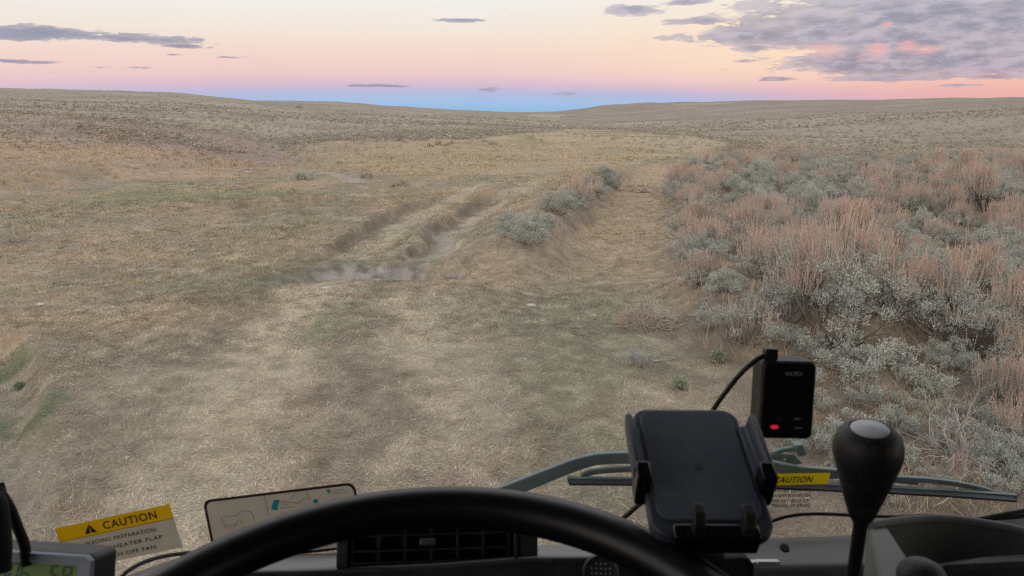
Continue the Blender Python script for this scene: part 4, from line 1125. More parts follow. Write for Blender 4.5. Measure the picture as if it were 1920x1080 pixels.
# right caution sticker with clear text block
QR = [(1420, 889), (1557, 886.5), (1552, 907.5), (1416, 911)]
qm2 = quadmap(QR); f2 = lambda off: (lambda u, v: glass_pt(*qm2(u, v), off))
bm = bmesh.new(); patch(bm, qm2, 0, 1, 0, 1, .003); sR = finish("caution_sticker", bm, M_yellow2, truck, label="lemon yellow slanted caution sticker on the glass right of the phone cradle")
bm = bmesh.new(); text_on(bm, "CAUTION", f2(.0042), .245, .785, .27, .80, .022, .25, 1.1)
for s_, x0_, x1_, y_ in (("BEFORE TOWING", 1448, 1520, 919), ("TRANSFER BOX NEUTRAL", 1444, 1522, 929), ("PUSH HANDBRAKE FOR", 1446, 1517, 939), ("RELEASE OF SPRING", 1448, 1519, 947.5)):
    text_on(bm, s_, lambda u, v: glass_pt(u, v, .0042), x0_, x1_, y_ - 3.2, y_ + 3.2, .02, .1, 1.05)
finish("lettering", bm, M_ink, sR, smooth=False)

# ---- steering wheel
wc = np.array([-.0547, .2794, 2.6 - .3278]); yaw = -.2088; tilt = .0909; wr = .23; wt = .0162
wa = np.array([math.cos(yaw), math.sin(yaw), 0]); wb = np.array([-math.sin(yaw), math.cos(yaw), 0]) * math.cos(tilt) + np.array([0, 0, math.sin(tilt)]); wn = np.cross(wa, wb)
sw = bpy.data.objects.new("steering_wheel", None); COL.objects.link(sw); sw.parent = truck; sw.location = Vector(wc) - TB
bm = bmesh.new(); NU, NV = 120, 20; ringv = []
for i in range(NU):
    a = 2 * math.pi * i / NU; c = wc + wr * (math.cos(a) * wa + math.sin(a) * wb); rd = math.cos(a) * wa + math.sin(a) * wb
    ringv.append([bm.verts.new(V3(c + wt * (math.cos(2 * math.pi * q / NV) * rd + 1.0 * math.sin(2 * math.pi * q / NV) * wn))) for q in range(NV)])
for i in range(NU):
    for q in range(NV): bm.faces.new((ringv[i][q], ringv[(i + 1) % NU][q], ringv[(i + 1) % NU][(q + 1) % NV], ringv[i][(q + 1) % NV]))
finish("rim", bm, M_wheel, sw)
bm = bmesh.new(); hubc = wc - wn * .055
pr = [(0, .030), (.05, .028), (.075, .012), (.078, -.03), (0, -.03)]; rings = []
for (rad, h) in pr: rings.append([bm.verts.new(V3(hubc + h * wn + rad * (math.cos(2 * math.pi * q / 32) * wa + math.sin(2 * math.pi * q / 32) * wb))) for q in range(32)])
for i in range(len(pr) - 1):
    for q in range(32): bm.faces.new((rings[i][q], rings[i][(q + 1) % 32], rings[i + 1][(q + 1) % 32], rings[i + 1][q]))
bmesh.ops.remove_doubles(bm, verts=bm.verts[:], dist=1e-5); finish("hub", bm, M_black, sw)
for ang in (-20, 200, 270):
    bm = bmesh.new(); d = math.cos(R(ang)) * wa + math.sin(R(ang)) * wb; sid = np.cross(wn, d)
    Fs_ = Frame(hubc, d, wn); P = [hubc + d * .06, hubc + d * .14 + wn * .02, wc + d * (wr - .006)]
    for k_ in range(2):
        p0, p1 = P[k_], P[k_ + 1]
        prism(bm, [p0 + sid * .022 + wn * .006, p0 - sid * .022 + wn * .006, p1 - sid * .018 + wn * .006, p1 + sid * .018 + wn * .006], -wn * .012)
    finish("spoke", bm, M_black, sw, bevel=.003)

# ---- dashboard
def strip(bm, far, near, drop):
    """ledge between a far edge on the glass and a near edge, then a face dropping from the near edge"""
    n = len(far); a = [bm.verts.new(V3(p)) for p in far]; b_ = [bm.verts.new(V3(p)) for p in near]; c = [bm.verts.new(V3(np.asarray(p) + np.asarray(drop))) for p in near]
    d = [bm.verts.new(V3(np.asarray(p) + np.array([0, 0, -.3]))) for p in far]
    for i in range(n - 1):
        bm.faces.new((a[i], a[i + 1], b_[i + 1], b_[i])); bm.faces.new((b_[i], b_[i + 1], c[i + 1], c[i])); bm.faces.new((c[i], c[i + 1], d[i + 1], d[i])); bm.faces.new((d[i], d[i + 1], a[i + 1], a[i]))
    bm.faces.new((a[0], b_[0], c[0], d[0])); bm.faces.new((a[-1], d[-1], c[-1], b_[-1]))
dash = bpy.data.objects.new("dashboard", None); COL.objects.link(dash); dash.parent = truck; dash.location = (0, .5, 1.7)
bm = bmesh.new()
far = [(130, 1118), (229, 1081), (330, 1046), (480, 1041), (640, 1036), (820, 1030), (1000, 1022), (1150, 1017), (1262, 1014)]
near = [(120, 1180, .74), (240, 1120, .74), (330, 1078, .74), (480, 1068, .76), (640, 1064, .78), (820, 1056, .79), (1000, 1042, .80), (1150, 1041, .81), (1262, 1040, .82)]
strip(bm, [glass_pt(x_, y_, .006) for x_, y_ in far], [Pd(*p) for p in near], (0, -.02, -.02)); finish("ledge", bm, M_ledge, dash, bevel=.004)
bm = bmesh.new()
near2 = [(p[0], p[1] + 3, p[2] - .012) for p in near]
strip(bm, [Pd(p[0], p[1] + 9, p[2] + .02) for p in near], [Pd(*p) for p in near2], (0, -.10, -.35)); finish("lower_panel", bm, M_dash, dash, bevel=.004)
bm = bmesh.new()
far = [(1264, 1016), (1392, 1010), (1500, 1005.5), (1600, 1002), (1720, 1000), (1960, 1010), (2200, 1030)]
near = [(1264, 1060, .80), (1392, 1060, .80), (1500, 1058, .80), (1600, 1056, .80), (1720, 1054, .80), (1960, 1058, .78), (2200, 1090, .76)]
strip(bm, [glass_pt(x_, y_, .006) for x_, y_ in far], [Pd(*p) for p in near], (0, -.03, -.35)); finish("side_panel", bm, M_olive, dash, bevel=.014, seg=4)
# screw and small bracket
Fs_ = Frame(Pd(1470, 1031, .835), (1, 0, 0), (0, .75, .25))
bm = bmesh.new(); m = bmesh.ops.create_cone(bm, cap_ends=True, segments=20, radius1=.0058, radius2=.005, depth=.003)
for v in bm.verts: v.co = V3(Fs_(v.co.x, v.co.y, v.co.z + .004))
scr = finish("screw", bm, M_black, dash)
bm = bmesh.new(); fbox(bm, Fs_, -.003, .003, -.0006, .0006, .0056, .0062); fbox(bm, Fs_, -.0006, .0006, .0007, .003, .0056, .0062); fbox(bm, Fs_, -.0006, .0006, -.003, -.0007, .0056, .0062); finish("slot", bm, M_gloss, scr, smooth=False)
Fb = Frame(Pd(1437, 1053, .78), (1, 0, 0), (0, .3, .9)); bm = bmesh.new(); fbox(bm, Fb, -.013, .012, -.002, .003, .0, .010); fbox(bm, Fb, -.018, -.010, -.006, .002, -.002, .008); finish("bracket", bm, M_steel, dash, bevel=.0008)
# round button with dots
Fo = Frame(Pd(1126, 1076, .745), (1, -.05, 0), (0, .5, .6)); bm = bmesh.new()
pr = [(.0195, -.004), (.0195, .003), (.0175, .0055), (.0155, .0045), (0, .0052)]; rings = []
for (rad, h) in pr: rings.append([bm.verts.new(V3(Fo(rad * math.cos(2 * math.pi * q / 40), rad * math.sin(2 * math.pi * q / 40), h))) for q in range(40)])
for i in range(len(pr) - 1):
    for q in range(40): bm.faces.new((rings[i][q], rings[i][(q + 1) % 40], rings[i + 1][(q + 1) % 40], rings[i + 1][q]))
bmesh.ops.remove_doubles(bm, verts=bm.verts[:], dist=1e-5); spk = finish("round_grille", bm, M_black, dash)
bm = bmesh.new()
for i in range(-2, 3):
    for j in range(-2, 3):
        if i * i + j * j < 6:
            c = Fo(i * .0048, j * .0048, .0058); bm.faces.new([bm.verts.new(V3(c + .0011 * (math.cos(k_ * math.pi / 4) * Fo.u + math.sin(k_ * math.pi / 4) * Fo.v))) for k_ in range(8)])
finish("grille_holes", bm, M_mark, spk, smooth=False)

# air vent in front of the wheel
pL, pR_ = Pd(633, 1030, .79), Pd(1006, 1018, .815)
Fv = Frame((pL + pR_) / 2, pR_ - pL, (0, .42, 1.0)); hw = np.linalg.norm(pR_ - pL) / 2
vent = bpy.data.objects.new("air_vent", None); COL.objects.link(vent); vent.parent = dash; vent.location = Vector(Fv.o) - TB - dash.location
def ventfin(name, bm, mat, **kw): return finish(name, bm, mat, vent, **kw)
vh = .0285
bm = bmesh.new()
fbox(bm, Fv, -hw, hw, -vh, -vh + .010, -.02, .010); fbox(bm, Fv, -hw, hw, vh - .006, vh, -.02, .010); fbox(bm, Fv, -hw, -hw + .012, -vh + .0102, vh - .0062, -.02, .010); fbox(bm, Fv, hw - .020, hw, -vh + .0102, vh - .0062, -.02, .010)
fbox(bm, Fv, -hw, hw, -vh, vh, -.03, -.0205)
ventfin("frame", bm, M_dash, bevel=.0018)
bm = bmesh.new(); L0, L1 = -hw + .016, hw - .032
for k_ in range(7):
    u = L0 + (L1 - L0) * k_ / 6; fbox(bm, Fv, u - .0014, u + .0014, -vh + .0115, vh - .0075, -.016, .004)
ventfin("grille_bars", bm, M_black, bevel=.0004)
bm = bmesh.new()
for vv in (-vh + .0135, -.0022, vh - .0145): fbox(bm, Fv, L0, L1, vv - .0011, vv + .0011, -.012, .0062)
ventfin("louvres", bm, M_black, bevel=.0004)
bm = bmesh.new(); um = L0 + (L1 - L0) * .475; fbox(bm, Fv, um - .009, um + .009, .0035, .011, .0064, .014); ventfin("slider", bm, pm_("slider_grey", 84, 86, 90, .5), bevel=.002)
bm = bmesh.new(); fbox(bm, Fv, L1 + .005, L1 + .009, -vh + .012, vh - .009, .004, .0125); ventfin("thumb_wheel", bm, M_black, bevel=.001)

# ---- storage tray on the right
tray = bpy.data.objects.new("storage_tray", None); COL.objects.link(tray); tray.parent = truck; tray.location = Vector(Pd(1800, 1050, .68)) - TB
back = [Pd(1632, 986, .745), Pd(1668, 980, .755), Pd(1722, 974, .765), Pd(1766, 973.5, .765), Pd(1815, 978, .76), Pd(1865, 986, .75), Pd(1925, 999, .735), Pd(2060, 1040, .69)]
bm = bmesh.new(); tube(bm, spline(back, 6), .0052, 10); finish("back_lip", bm, M_tray, tray)
bm = bmesh.new(); sp = spline(back, 4); prism(bm, [p + np.array([0, -.004, -.003]) for p in sp] + [p + np.array([0, .004, -.003]) for p in sp[::-1]], np.array([0, -.01, -.14])); finish("back_wall", bm, M_tray, tray)
oL0, oL1, iL1, iL0 = Pd(1630, 988, .745), Pd(1652, 1110, .60), Pd(1724, 1076, .60), Pd(1664, 986, .750)
bm = bmesh.new(); prism(bm, [oL0, oL1, iL1, iL0], np.array([0.0, 0, -.12])); finish("side_wall", bm, M_tray, tray, bevel=.004, seg=3)
fr = [Pd(1724, 1060, .60), Pd(1760, 1048, .60), Pd(1840, 1042, .60), Pd(1925, 1037, .60), Pd(2080, 1030, .60)]
bm = bmesh.new(); prism(bm, fr + [p + np.array([0, -.012, -.0005]) for p in fr[::-1]], np.array([0, -.02, -.12])); finish("front_wall", bm, M_dash, tray, bevel=.003, seg=3)
bm = bmesh.new(); prism(bm, [p + np.array([0, 0, -.115]) for p in (oL0, oL1, fr[-1], back[-1])], np.array([0, 0, -.01])); finish("floor", bm, M_black, tray, smooth=False)
# grab knob on the tray's front corner
bm = bmesh.new(); kc = Pd(1729, 1083, .565)
bmesh.ops.create_uvsphere(bm, u_segments=28, v_segments=16, radius=1)
for v in bm.verts: v.co = V3(kc + np.array([v.co.x * .0185, v.co.y * .019, v.co.z * .0145 ]))
finish("corner_knob", bm, M_black, tray)
# padded dash shoulder at far right
bm = bmesh.new(); sh = [(1800, 980), (1836, 968), (1872, 956), (1920, 945), (2000, 932), (2120, 925)]
prism(bm, [glass_pt(x_, y_, .004) for x_, y_ in sh] + [glass_pt(x_, y_ + 8, .004) + np.array([.0, -.10, -.02]) for x_, y_ in sh[::-1]], np.array([0, 0, -.08])); finish("dash_shoulder", bm, M_tray, dash, bevel=.008, seg=3)
for dy, nm in ((8, 0), (17, 1)):
    bm = bmesh.new(); tube(bm, spline([glass_pt(1800, 982, .05), glass_pt(1850, 968 + dy * .3, .05), glass_pt(1900, 954 + dy * .9, .05), glass_pt(1960, 944 + dy, .05), glass_pt(2100, 935 + dy, .05)], 8), .0032, 8); o = finish("cable", bm, M_cable); rebase(o, Pd(1900, 960, .9)); tag(o, ("upper" if nm == 0 else "lower") + " of two black cables along the dash shoulder at far right", "cable")

# ---- gear lever
gl_ = bpy.data.objects.new("gear_lever", None); COL.objects.link(gl_); gl_.parent = truck; gl_.location = Vector(Pd(1600, 1085, .53)) - TB
top = Pd(1631, 806, .500); neck = Pd(1613, 985, .5255)
ax = top - neck; Lk = np.linalg.norm(ax); ax /= Lk; ua = np.cross(ax, [0, 1, 0]); ua /= np.linalg.norm(ua); va = np.cross(ax, ua)
def lathe(name, prof, mat, par, org, k=40):
    bm = bmesh.new(); rings = [[bm.verts.new(V3(org + h * ax + max(rad, 1e-5) * (math.cos(2 * math.pi * q / k) * ua + math.sin(2 * math.pi * q / k) * va))) for q in range(k)] for rad, h in prof]
    for i in range(len(prof) - 1):
        for q in range(k): bm.faces.new((rings[i][q], rings[i][(q + 1) % k], rings[i + 1][(q + 1) % k], rings[i + 1][q]))
    bmesh.ops.remove_doubles(bm, verts=bm.verts[:], dist=1e-6); return finish(name, bm, mat, par)
kp = [(0, -.003), (.0050, -.003), (.0053, .003), (.0087, .0083), (.0114, .0171), (.0141, .0263), (.0166, .0351), (.0196, .0461), (.0222, .0550), (.0232, .0610), (.0228, .0675), (.0208, .0740), (.0172, .0783), (.0138, .0797), (.0132, .0785), (0, .0785)]
kp = [(r_, h * Lk / .0785) for r_, h in kp]
knob = lathe("knob", kp, M_black, gl_, neck)
lathe("cap", [(0, -.002), (.0127, -.002), (.0127, .0006), (.0118, .0014), (.009, .0022), (0, .0030)], M_white, knob, top + ax * .0004)
bm = bmesh.new(); sp = spline([neck, Pd(1606, 1035, .533), Pd(1598, 1090, .54), Pd(1580, 1250, .56)], 6)
tube(bm, sp, .0050, 16, True, .0046); finish("stalk", bm, M_black, gl_)

# ---- wiper outside the glass
wip = bpy.data.objects.new("wiper", None); COL.objects.link(wip); wip.parent = truck; wip.location = Vector(glass_pt(1300, 900, -.05)) - TB
G2 = lambda px, py, off=-.05: glass_pt(px, py, off)
def bar(bm, pts, w, h):
    """flat bar of width w (up the picture) and thickness h along the points"""
    P = [np.asarray(p) for p in pts]; rings = []
    for i in range(len(P)):
        t = P[min(i + 1, len(P) - 1)] - P[max(i - 1, 0)]; t /= np.linalg.norm(t); nrm = np.array([0, 1, 0.0]); s_ = np.cross(t, nrm); s_ /= np.linalg.norm(s_); n2 = np.cross(s_, t)
        ww = w[i] if isinstance(w, (list, tuple)) else w
        rings.append([bm.verts.new(V3(P[i] + a * ww / 2 * s_ + b2 * h / 2 * n2)) for a, b2 in ((1, 1), (-1, 1), (-1, -1), (1, -1))])
    for i in range(len(P) - 1):
        for q in range(4): bm.faces.new((rings[i][q], rings[i][(q + 1) % 4], rings[i + 1][(q + 1) % 4], rings[i + 1][q]))
    bm.faces.new(rings[0][::-1]); bm.faces.new(rings[-1])
bm = bmesh.new(); bar(bm, [G2(x_, y_) for x_, y_ in ((870, 952), (950, 921), (1020, 893), (1068, 874), (1092, 866), (1116, 860), (1150, 857.5), (1200, 857), (1320, 862), (1430, 872), (1500, 884), (1600, 889), (1665, 896), (1720, 903))], [.023, .023, .022, .021, .020, .019, .019, .020, .021, .022, .020, .014, .011, .010], .010)
finish("arm", bm, M_wiper, wip, bevel=.002)
bm = bmesh.new(); bar(bm, [G2(x_, y_, -.034) for x_, y_ in ((1064, 899), (1200, 900), (1320, 901), (1440, 906), (1560, 911), (1660, 915.5), (1780, 922), (1905, 931))], .0085, .007)
blade = finish("blade", bm, M_wiper, wip, bevel=.001)
bm = bmesh.new(); bar(bm, [G2(x_, y_ + 5.5, -.022) for x_, y_ in ((1066, 899), (1200, 900), (1320, 901), (1440, 906), (1560, 911), (1660, 915.5), (1780, 922), (1903, 931))], .0035, .012); finish("rubber_edge", bm, M_rubber, blade)
for pts in (((1090, 893), (1105, 886), (1140, 881), (1200, 879), (1290, 882), (1340, 892)), ((1640, 893), (1690, 897), (1740, 900), (1790, 906), (1830, 914), (1862, 923))):
    bm = bmesh.new(); bar(bm, spline([G2(x_, y_, -.045) for x_, y_ in pts], 4), .0085, .008); finish("blade_bridge", bm, M_wiper, blade, bevel=.0015)
# plate, bolt, hose and nozzle on the arm
bm = bmesh.new(); prism(bm, [G2(x_, y_, -.064) for x_, y_ in ((1436, 858), (1452, 851), (1490, 854), (1506, 869), (1490, 873), (1462, 873), (1444, 866))], np.array([0, .006, 0])); pl = finish("arm_plate", bm, M_wiper, wip, bevel=.0015)
bm = bmesh.new(); bmesh.ops.create_uvsphere(bm, u_segments=16, v_segments=10, radius=.0042)
for v in bm.verts: v.co = V3(G2(1469, 862, -.066) + np.array(v.co) * [1, .7, 1])
finish("bolt", bm, M_steel, pl)
bm = bmesh.new(); tube(bm, spline([G2(1405, 862, -.07), G2(1440, 853, -.07), G2(1470, 843, -.07), G2(1497, 842, -.07)], 6), .0042, 10); finish("washer_hose", bm, M_wiper, wip)
bm = bmesh.new(); prism(bm, [G2(x_, y_, -.062) for x_, y_ in ((1490, 836), (1506, 834), (1514, 853), (1500, 857), (1493, 848))], np.array([0, .018, 0])); finish("nozzle", bm, M_wiper, wip, bevel=.002)

# ---- cab shell round the driver (keeps the sky off the dash, as the real one does)
def wbox(bm, x0, x1, y0, y1, z0, z1):
    F0 = Frame((0, 0, 0), (1, 0, 0), (0, 1, 0)); fbox(bm, F0, x0, x1, y0, y1, z0, z1)
bm = bmesh.new(); wbox(bm, -.86, 1.76, -1.0, 1.05, 3.04, 3.12); finish("roof", bm, M_trim, truck, bevel=.02)
bm = bmesh.new(); wbox(bm, -.86, 1.76, -1.06, -1.0, 1.15, 3.04); finish("rear_wall", bm, M_trim, truck, bevel=.01)
bm = bmesh.new(); wbox(bm, -.86, 1.76, -1.0, 1.0, 1.08, 1.15); finish("floor", bm, M_black, truck)
for x0, x1 in ((-.86, -.80), (1.70, 1.76)):
    bm = bmesh.new(); wbox(bm, x0, x1, -.998, .72, 1.152, 2.02); wbox(bm, x0, x1, -.998, -.55, 2.022, 3.038); wbox(bm, x0, x1, -.548, .72, 2.96, 3.038); d_ = finish("door", bm, M_shell, truck, bevel=.008)
    bm = bmesh.new(); xx = (x0 + x1) / 2; wbox(bm, xx - .002, xx + .002, -.548, .70, 2.022, 2.958); finish("window", bm, m_glass, d_)
    bm = bmesh.new(); s_ = 1 if x0 < 0 else -1; xo = x0 + .02 if x0 < 0 else x0
    prism(bm, [(x0, .722, 3.038), (x1, .722, 3.038), (x1 + .03 * s_ if s_ > 0 else x1, .80, 3.038), (x0 if s_ > 0 else x0 - .03, .80, 3.038)], (0, .0, -1.9)); finish("pillar", bm, M_shell, truck, bevel=.01)
bm = bmesh.new()
xs = np.linspace(-.84, 1.74, 20)
prism(bm, [(x_, 1.015 - KW * (x_ - XC) ** 2, 1.895) for x_ in xs] + [(x_, 1.06 - KW * (x_ - XC) ** 2, 1.895) for x_ in xs[::-1]], (0, 0, -.8)); finish("front_panel", bm, M_shell, truck, bevel=.01)

# ================================================================== loose things in the cab
# phone cradle
pt, pb = Pd(1291, 766, .596), Pd(1342, 1004, .493)
Fc = Frame(pb, (1, -.015, 0), pt - pb); Lc = np.linalg.norm(pt - pb)
cradle = thing("phone_holder", "empty black phone cradle with side jaws and two bottom feet on the dash", "phone holder", Vector(pb))
bm = bmesh.new(); hw_t = .0435
frrect(bm, Fc, -hw_t, hw_t, 0, Lc, -.012, 0, .014); finish("back_plate", bm, M_cradle, cradle, bevel=.0025, seg=3)
bm = bmesh.new(); frrect(bm, Fc, -hw_t + .006, hw_t - .006, .012, Lc - .004, -.0005, .0012, .010); finish("pad", bm, pm_("cradle_rubber_pad", 86, 94, 110, .40, bump=.3, bscale=700, dust=.35), cradle, bevel=.0006)
bm = bmesh.new(); frrect(bm, Fc, -.003, .003, .058, .064, .0008, .0016, .0029); finish("dimple", bm, M_cradle, cradle)
for s_ in (-1, 1):
    bm = bmesh.new(); u0 = s_ * (hw_t + .0005)
    lo, hi = Lc * .38, Lc * .82
    prof = [(u0 - s_ * .004, -.010), (u0 + s_ * .0055, -.010), (u0 + s_ * .0075, .004), (u0 + s_ * .0082, .015), (u0 + s_ * .0050, .0172), (u0 + s_ * .0024, .014), (u0 + s_ * .0016, .004), (u0 - s_ * .004, .0016)]
    prism(bm, [Fc(a, hi, c) for a, c in prof], [Fc(a, lo - .10 * (c - .0), c) - Fc(a, hi, c) for a, c in prof]); finish("jaw", bm, M_cradle, cradle, bevel=.0012)
    bm = bmesh.new(); fbox(bm, Fc, min(u0 - s_ * .004, u0 + s_ * .0068), max(u0 - s_ * .004, u0 + s_ * .0068), lo - .012, lo + .004, -.013, .018); finish("jaw_clip", bm, M_gloss, cradle, bevel=.0015)
for u in (-.0135, .0205):
    bm = bmesh.new(); prism(bm, [Fc(u - .0042, b_, c) for b_, c in ((-.004, -.008), (.006, -.008), (.004, .010), (.005, .016), (.0105, .0175), (.0105, .0215), (.001, .0215), (-.005, .014))], Fc.u * .0084); finish("foot", bm, M_black, cradle, bevel=.0014)
bm = bmesh.new(); fbox(bm, Fc, -.030, .030, -.006, .006, -.013, .006); finish("bottom_lip", bm, M_gloss, cradle, bevel=.002)
bm = bmesh.new(); mp = [Pd(1290, 1040, .60), Pd(1400, 1036, .60), Pd(1416, 1060, .585), Pd(1424, 1110, .58), Pd(1270, 1110, .58)]
prism(bm, mp, np.array([0, .14, -.04])); finish("base", bm, M_black, cradle, bevel=.008, seg=3)
bm = bmesh.new(); tube(bm, [Fc(0, .05, -.012), Fc(0, .03, -.045), Pd(1345, 1045, .64)], .011, 14); finish("stem", bm, M_black, cradle)

# dash camera
pc = Pd(1478, 752, .72)
Fd = Frame(pc, (1, -.02, -.012), (0.03, .12, 1)); dw, dh, dd = .0272, .0405, .034
dc = thing("dash_camera", "black dash camera with blank screen and red record light on the windshield", "dash camera", Vector(pc))
bm = bmesh.new(); frrect(bm, Fd, -dw, dw, -dh, dh, -dd, -.0015, .006); finish("body", bm, M_black, dc, bevel=.003, seg=3)
bm = bmesh.new(); frrect(bm, Fd, -dw + .0018, dw - .0018, -dh + .0018, dh - .0018, -.002, 0, .005); finish("screen", bm, M_gloss, dc, bevel=.0006)
fd = lambda off: (lambda u, v: Fd(u, -v, off))
bm = bmesh.new(); text_on(bm, "VIOFO", fd(.0006), -.0052, .0118, -.0305, -.0262, .02, 0, 1.05)
text_on(bm, "MENU", fd(.0006), .0062, .0138, .0168, .0195, .02, .15, 1.0); text_on(bm, "OK/M", fd(.0006), .0082, .0150, .0265, .0288, .02, 0, 1.0)
finish("marking", bm, M_mark, dc, smooth=False)
bm = bmesh.new(); c = Fd(-.0090, -.0185, .0006); N_ = 20
for r0_, r1_ in ((.0016, .0021),):
    a = [bm.verts.new(V3(c + r0_ * (math.cos(2 * math.pi * i / N_) * Fd.u + math.sin(2 * math.pi * i / N_) * Fd.v))) for i in range(N_)]; b_ = [bm.verts.new(V3(c + r1_ * (math.cos(2 * math.pi * i / N_) * Fd.u + math.sin(2 * math.pi * i / N_) * Fd.v))) for i in range(N_)]
    for i in range(N_): bm.faces.new((a[i], a[(i + 1) % N_], b_[(i + 1) % N_], b_[i]))
finish("power_symbol", bm, pm_("dim_red_mark", 120, 78, 74, .5), dc, smooth=False)
bm = bmesh.new(); frrect(bm, Fd, -.0165, -.0085, -.0292, -.0252, .0002, .0008, .0019); finish("record_lamp", bm, M_ledred, dc)
bm = bmesh.new(); wv = ray(1484, 760); tube(bm, [pc - Fd.n * (dd + .0005) + np.array([0, 0, .004]), pc + wv * .16, glass_pt(1484, 758, .004)], .007, 16); finish("mount", bm, M_black, dc)
# its power lead
bm = bmesh.new(); pa = Fd(-.0175, dh + .006, -.012)
lead = spline([pa, Pd(1418, 675, .725), Pd(1392, 697, .73), Pd(1366, 728, .74), Pd(1336, 770, .75), Pd(1290, 850, .76), Pd(1240, 915, .77), Pd(1203, 942, .78), Pd(1170, 970, .79), Pd(1130, 1000, .80), Pd(1090, 1030, .80)], 8)
tube(bm, lead, .0027, 10)
Fq_ = Frame(pa, Fd.u, Fd.v); frrect(bm, Fq_, -.006, .0068, -.006, .0055, -.005, .006, .002)
o = finish("power_lead", bm, M_cable, None, bevel=.0008); rebase(o, pa); tag(o, "black power lead plugged into the dash camera's top and looping behind the phone cradle", "cable")
# cable along the dash
bm = bmesh.new(); tube(bm, spline([glass_pt(1400, 1000, .03), glass_pt(1448, 977, .03), glass_pt(1490, 966, .03), glass_pt(1540, 963.5, .03), glass_pt(1600, 966, .03), glass_pt(1680, 969, .03), glass_pt(1740, 966, .03), glass_pt(1800, 971, .03), glass_pt(1850, 979, .03)], 8), .0026, 10)
o = finish("cable", bm, M_cable); rebase(o, glass_pt(1500, 966, .03)); tag(o, "thin black cable running along the foot of the glass from cradle to tray", "cable")
bm = bmesh.new(); tube(bm, spline([Pd(214, 1100, .80), Pd(238, 1072, .80), Pd(275, 1052, .80), Pd(325, 1040, .80), Pd(390, 1036, .80), Pd(470, 1042, .80)], 8), .0024, 10)
o = finish("cable", bm, M_cable); rebase(o, Pd(275, 1052, .8)); tag(o, "thin dark cable arching below the left caution sticker", "cable")
# black straps at the left edge
bm = bmesh.new(); tube(bm, spline([Pd(-20, 905, .62), Pd(5, 930, .62), Pd(20, 955, .62), Pd(32, 985, .62), Pd(46, 1022, .62), Pd(50, 1060, .62)], 6), .0042, 10); tube(bm, spline([Pd(-40, 925, .60), Pd(-14, 945, .60), Pd(-8, 980, .60), Pd(-4, 1025, .60), Pd(-6, 1070, .60)], 6), .0105, 12); tube(bm, spline([Pd(2, 905, .63), Pd(10, 935, .63), Pd(14, 950, .63)], 5), .0024, 8)
o = finish("strap", bm, pm_("black_webbing", 20, 20, 22, .8)); rebase(o, Pd(0, 960, .62)); tag(o, "black looped straps hanging at the lower left edge", "strap")

# digital display, lower left
pD = Pd(80, 1108, .62)
FD = Frame(pD, (1, -.10, .0), (.05, .34, 1.0)); 
disp = thing("digital_display", "small silver digital display with green screen at the lower left", "display", Vector(pD))
DU0, DU1, DV1, DV0 = -.070, .0475, .0335, -.045
bm = bmesh.new(); prism(bm, [FD(a, b_, 0) for a, b_ in ((DU0, DV0), (DU1, DV0), (DU1 - .001, DV1 - .004), (DU1 - .006, DV1), (DU0 + .006, DV1), (DU0, DV1 - .004))], -FD.n * .030); finish("housing", bm, M_side, disp, bevel=.002)
bm = bmesh.new(); o4 = [(DU0, DV0), (DU1, DV0), (DU1 - .001, DV1 - .004), (DU1 - .006, DV1), (DU0 + .006, DV1), (DU0, DV1 - .004)]; i4 = [(DU0 + .008, DV0 + .008), (DU1 - .016, DV0 + .008), (DU1 - .0125, DV1 - .0095), (DU1 - .0135, DV1 - .0085), (DU0 + .010, DV1 - .0085), (DU0 + .009, DV1 - .0095)]
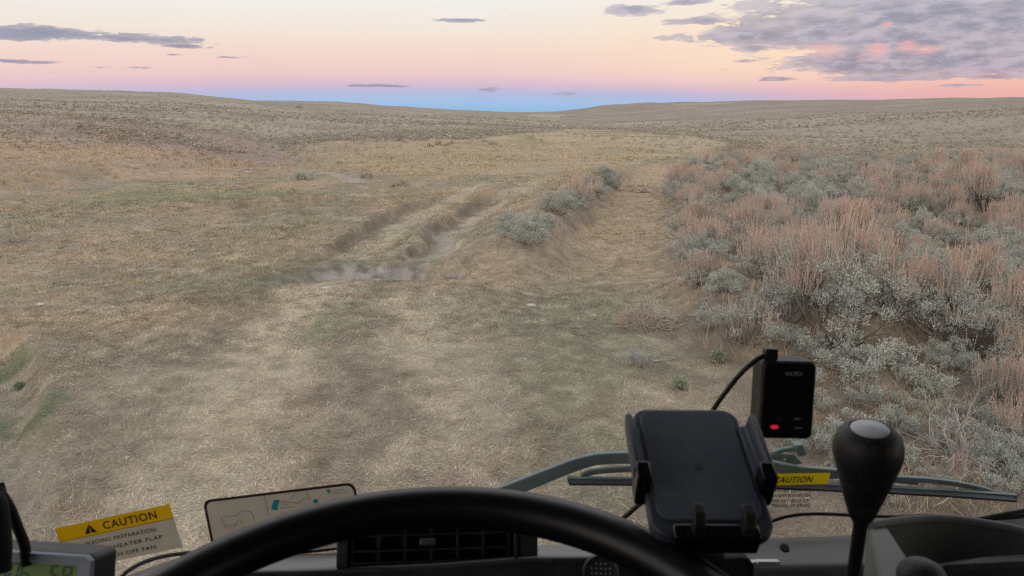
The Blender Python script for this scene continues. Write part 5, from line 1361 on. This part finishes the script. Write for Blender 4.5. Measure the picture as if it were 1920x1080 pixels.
for lay, (c0, c1) in enumerate(((.0005, .0055),)):
    A_ = [bm.verts.new(V3(FD(a, b_, c0))) for a, b_ in o4]; B_ = [bm.verts.new(V3(FD(a * .985, b_ * .985, c1))) for a, b_ in o4]; C_ = [bm.verts.new(V3(FD(a, b_, c1 - .0005))) for a, b_ in i4]; D_ = [bm.verts.new(V3(FD(a, b_, c0))) for a, b_ in i4]
    for i in range(6):
        j = (i + 1) % 6
        bm.faces.new((A_[i], A_[j], B_[j], B_[i])); bm.faces.new((B_[i], B_[j], C_[j], C_[i])); bm.faces.new((C_[i], C_[j], D_[j], D_[i]))
finish("bezel", bm, M_silver, disp)
bm = bmesh.new(); bm.faces.new([bm.verts.new(V3(FD(a, b_, .0012))) for a, b_ in i4]); scn = finish("screen", bm, M_lcd, disp, smooth=False)
SEG = {'0': 'abcdef', '5': 'afgcd', '6': 'afgecd', '8': 'abcdefg'}
bm = bmesh.new()
def seg_digit(ch, u, v, w, h):
    t_ = w * .20; sl = .22
    def q(a0, b0, a1, b1): bm.faces.new([bm.verts.new(V3(FD(u + a + sl * b_, v + b_, .0018))) for a, b_ in ((a0, b0), (a1, b0), (a1, b1), (a0, b1))])
    for s_ in SEG[ch]:
        {'a': lambda: q(t_, h - t_, w - t_, h), 'd': lambda: q(t_, 0, w - t_, t_), 'g': lambda: q(t_, h / 2 - t_ / 2, w - t_, h / 2 + t_ / 2), 'f': lambda: q(0, h / 2 + .0006, t_, h - .0004), 'b': lambda: q(w - t_, h / 2 + .0006, w, h - .0004), 'e': lambda: q(0, .0004, t_, h / 2 - .0006), 'c': lambda: q(w - t_, .0004, w, h / 2 - .0006)}[s_]()
v0_ = .0065
for ch, u in (('5', -.044), ('0', -.0335), ('6', -.023)): seg_digit(ch, u, v0_, .0085, .0165)
for ch, u in (('5', .0045), ('8', .0155)): seg_digit(ch, u, v0_, .0085, .0165)
bm.faces.new([bm.verts.new(V3(FD(a, b_, .0018))) for a, b_ in ((-.0075, .004), (-.001, .0085), (-.0055, .013))])
bm.faces.new([bm.verts.new(V3(FD(a, b_, .0018))) for a, b_ in ((.0148, .0020), (.0168, .0020), (.0168, .0040), (.0148, .0040))])
finish("digits", bm, M_digit, scn, smooth=False)
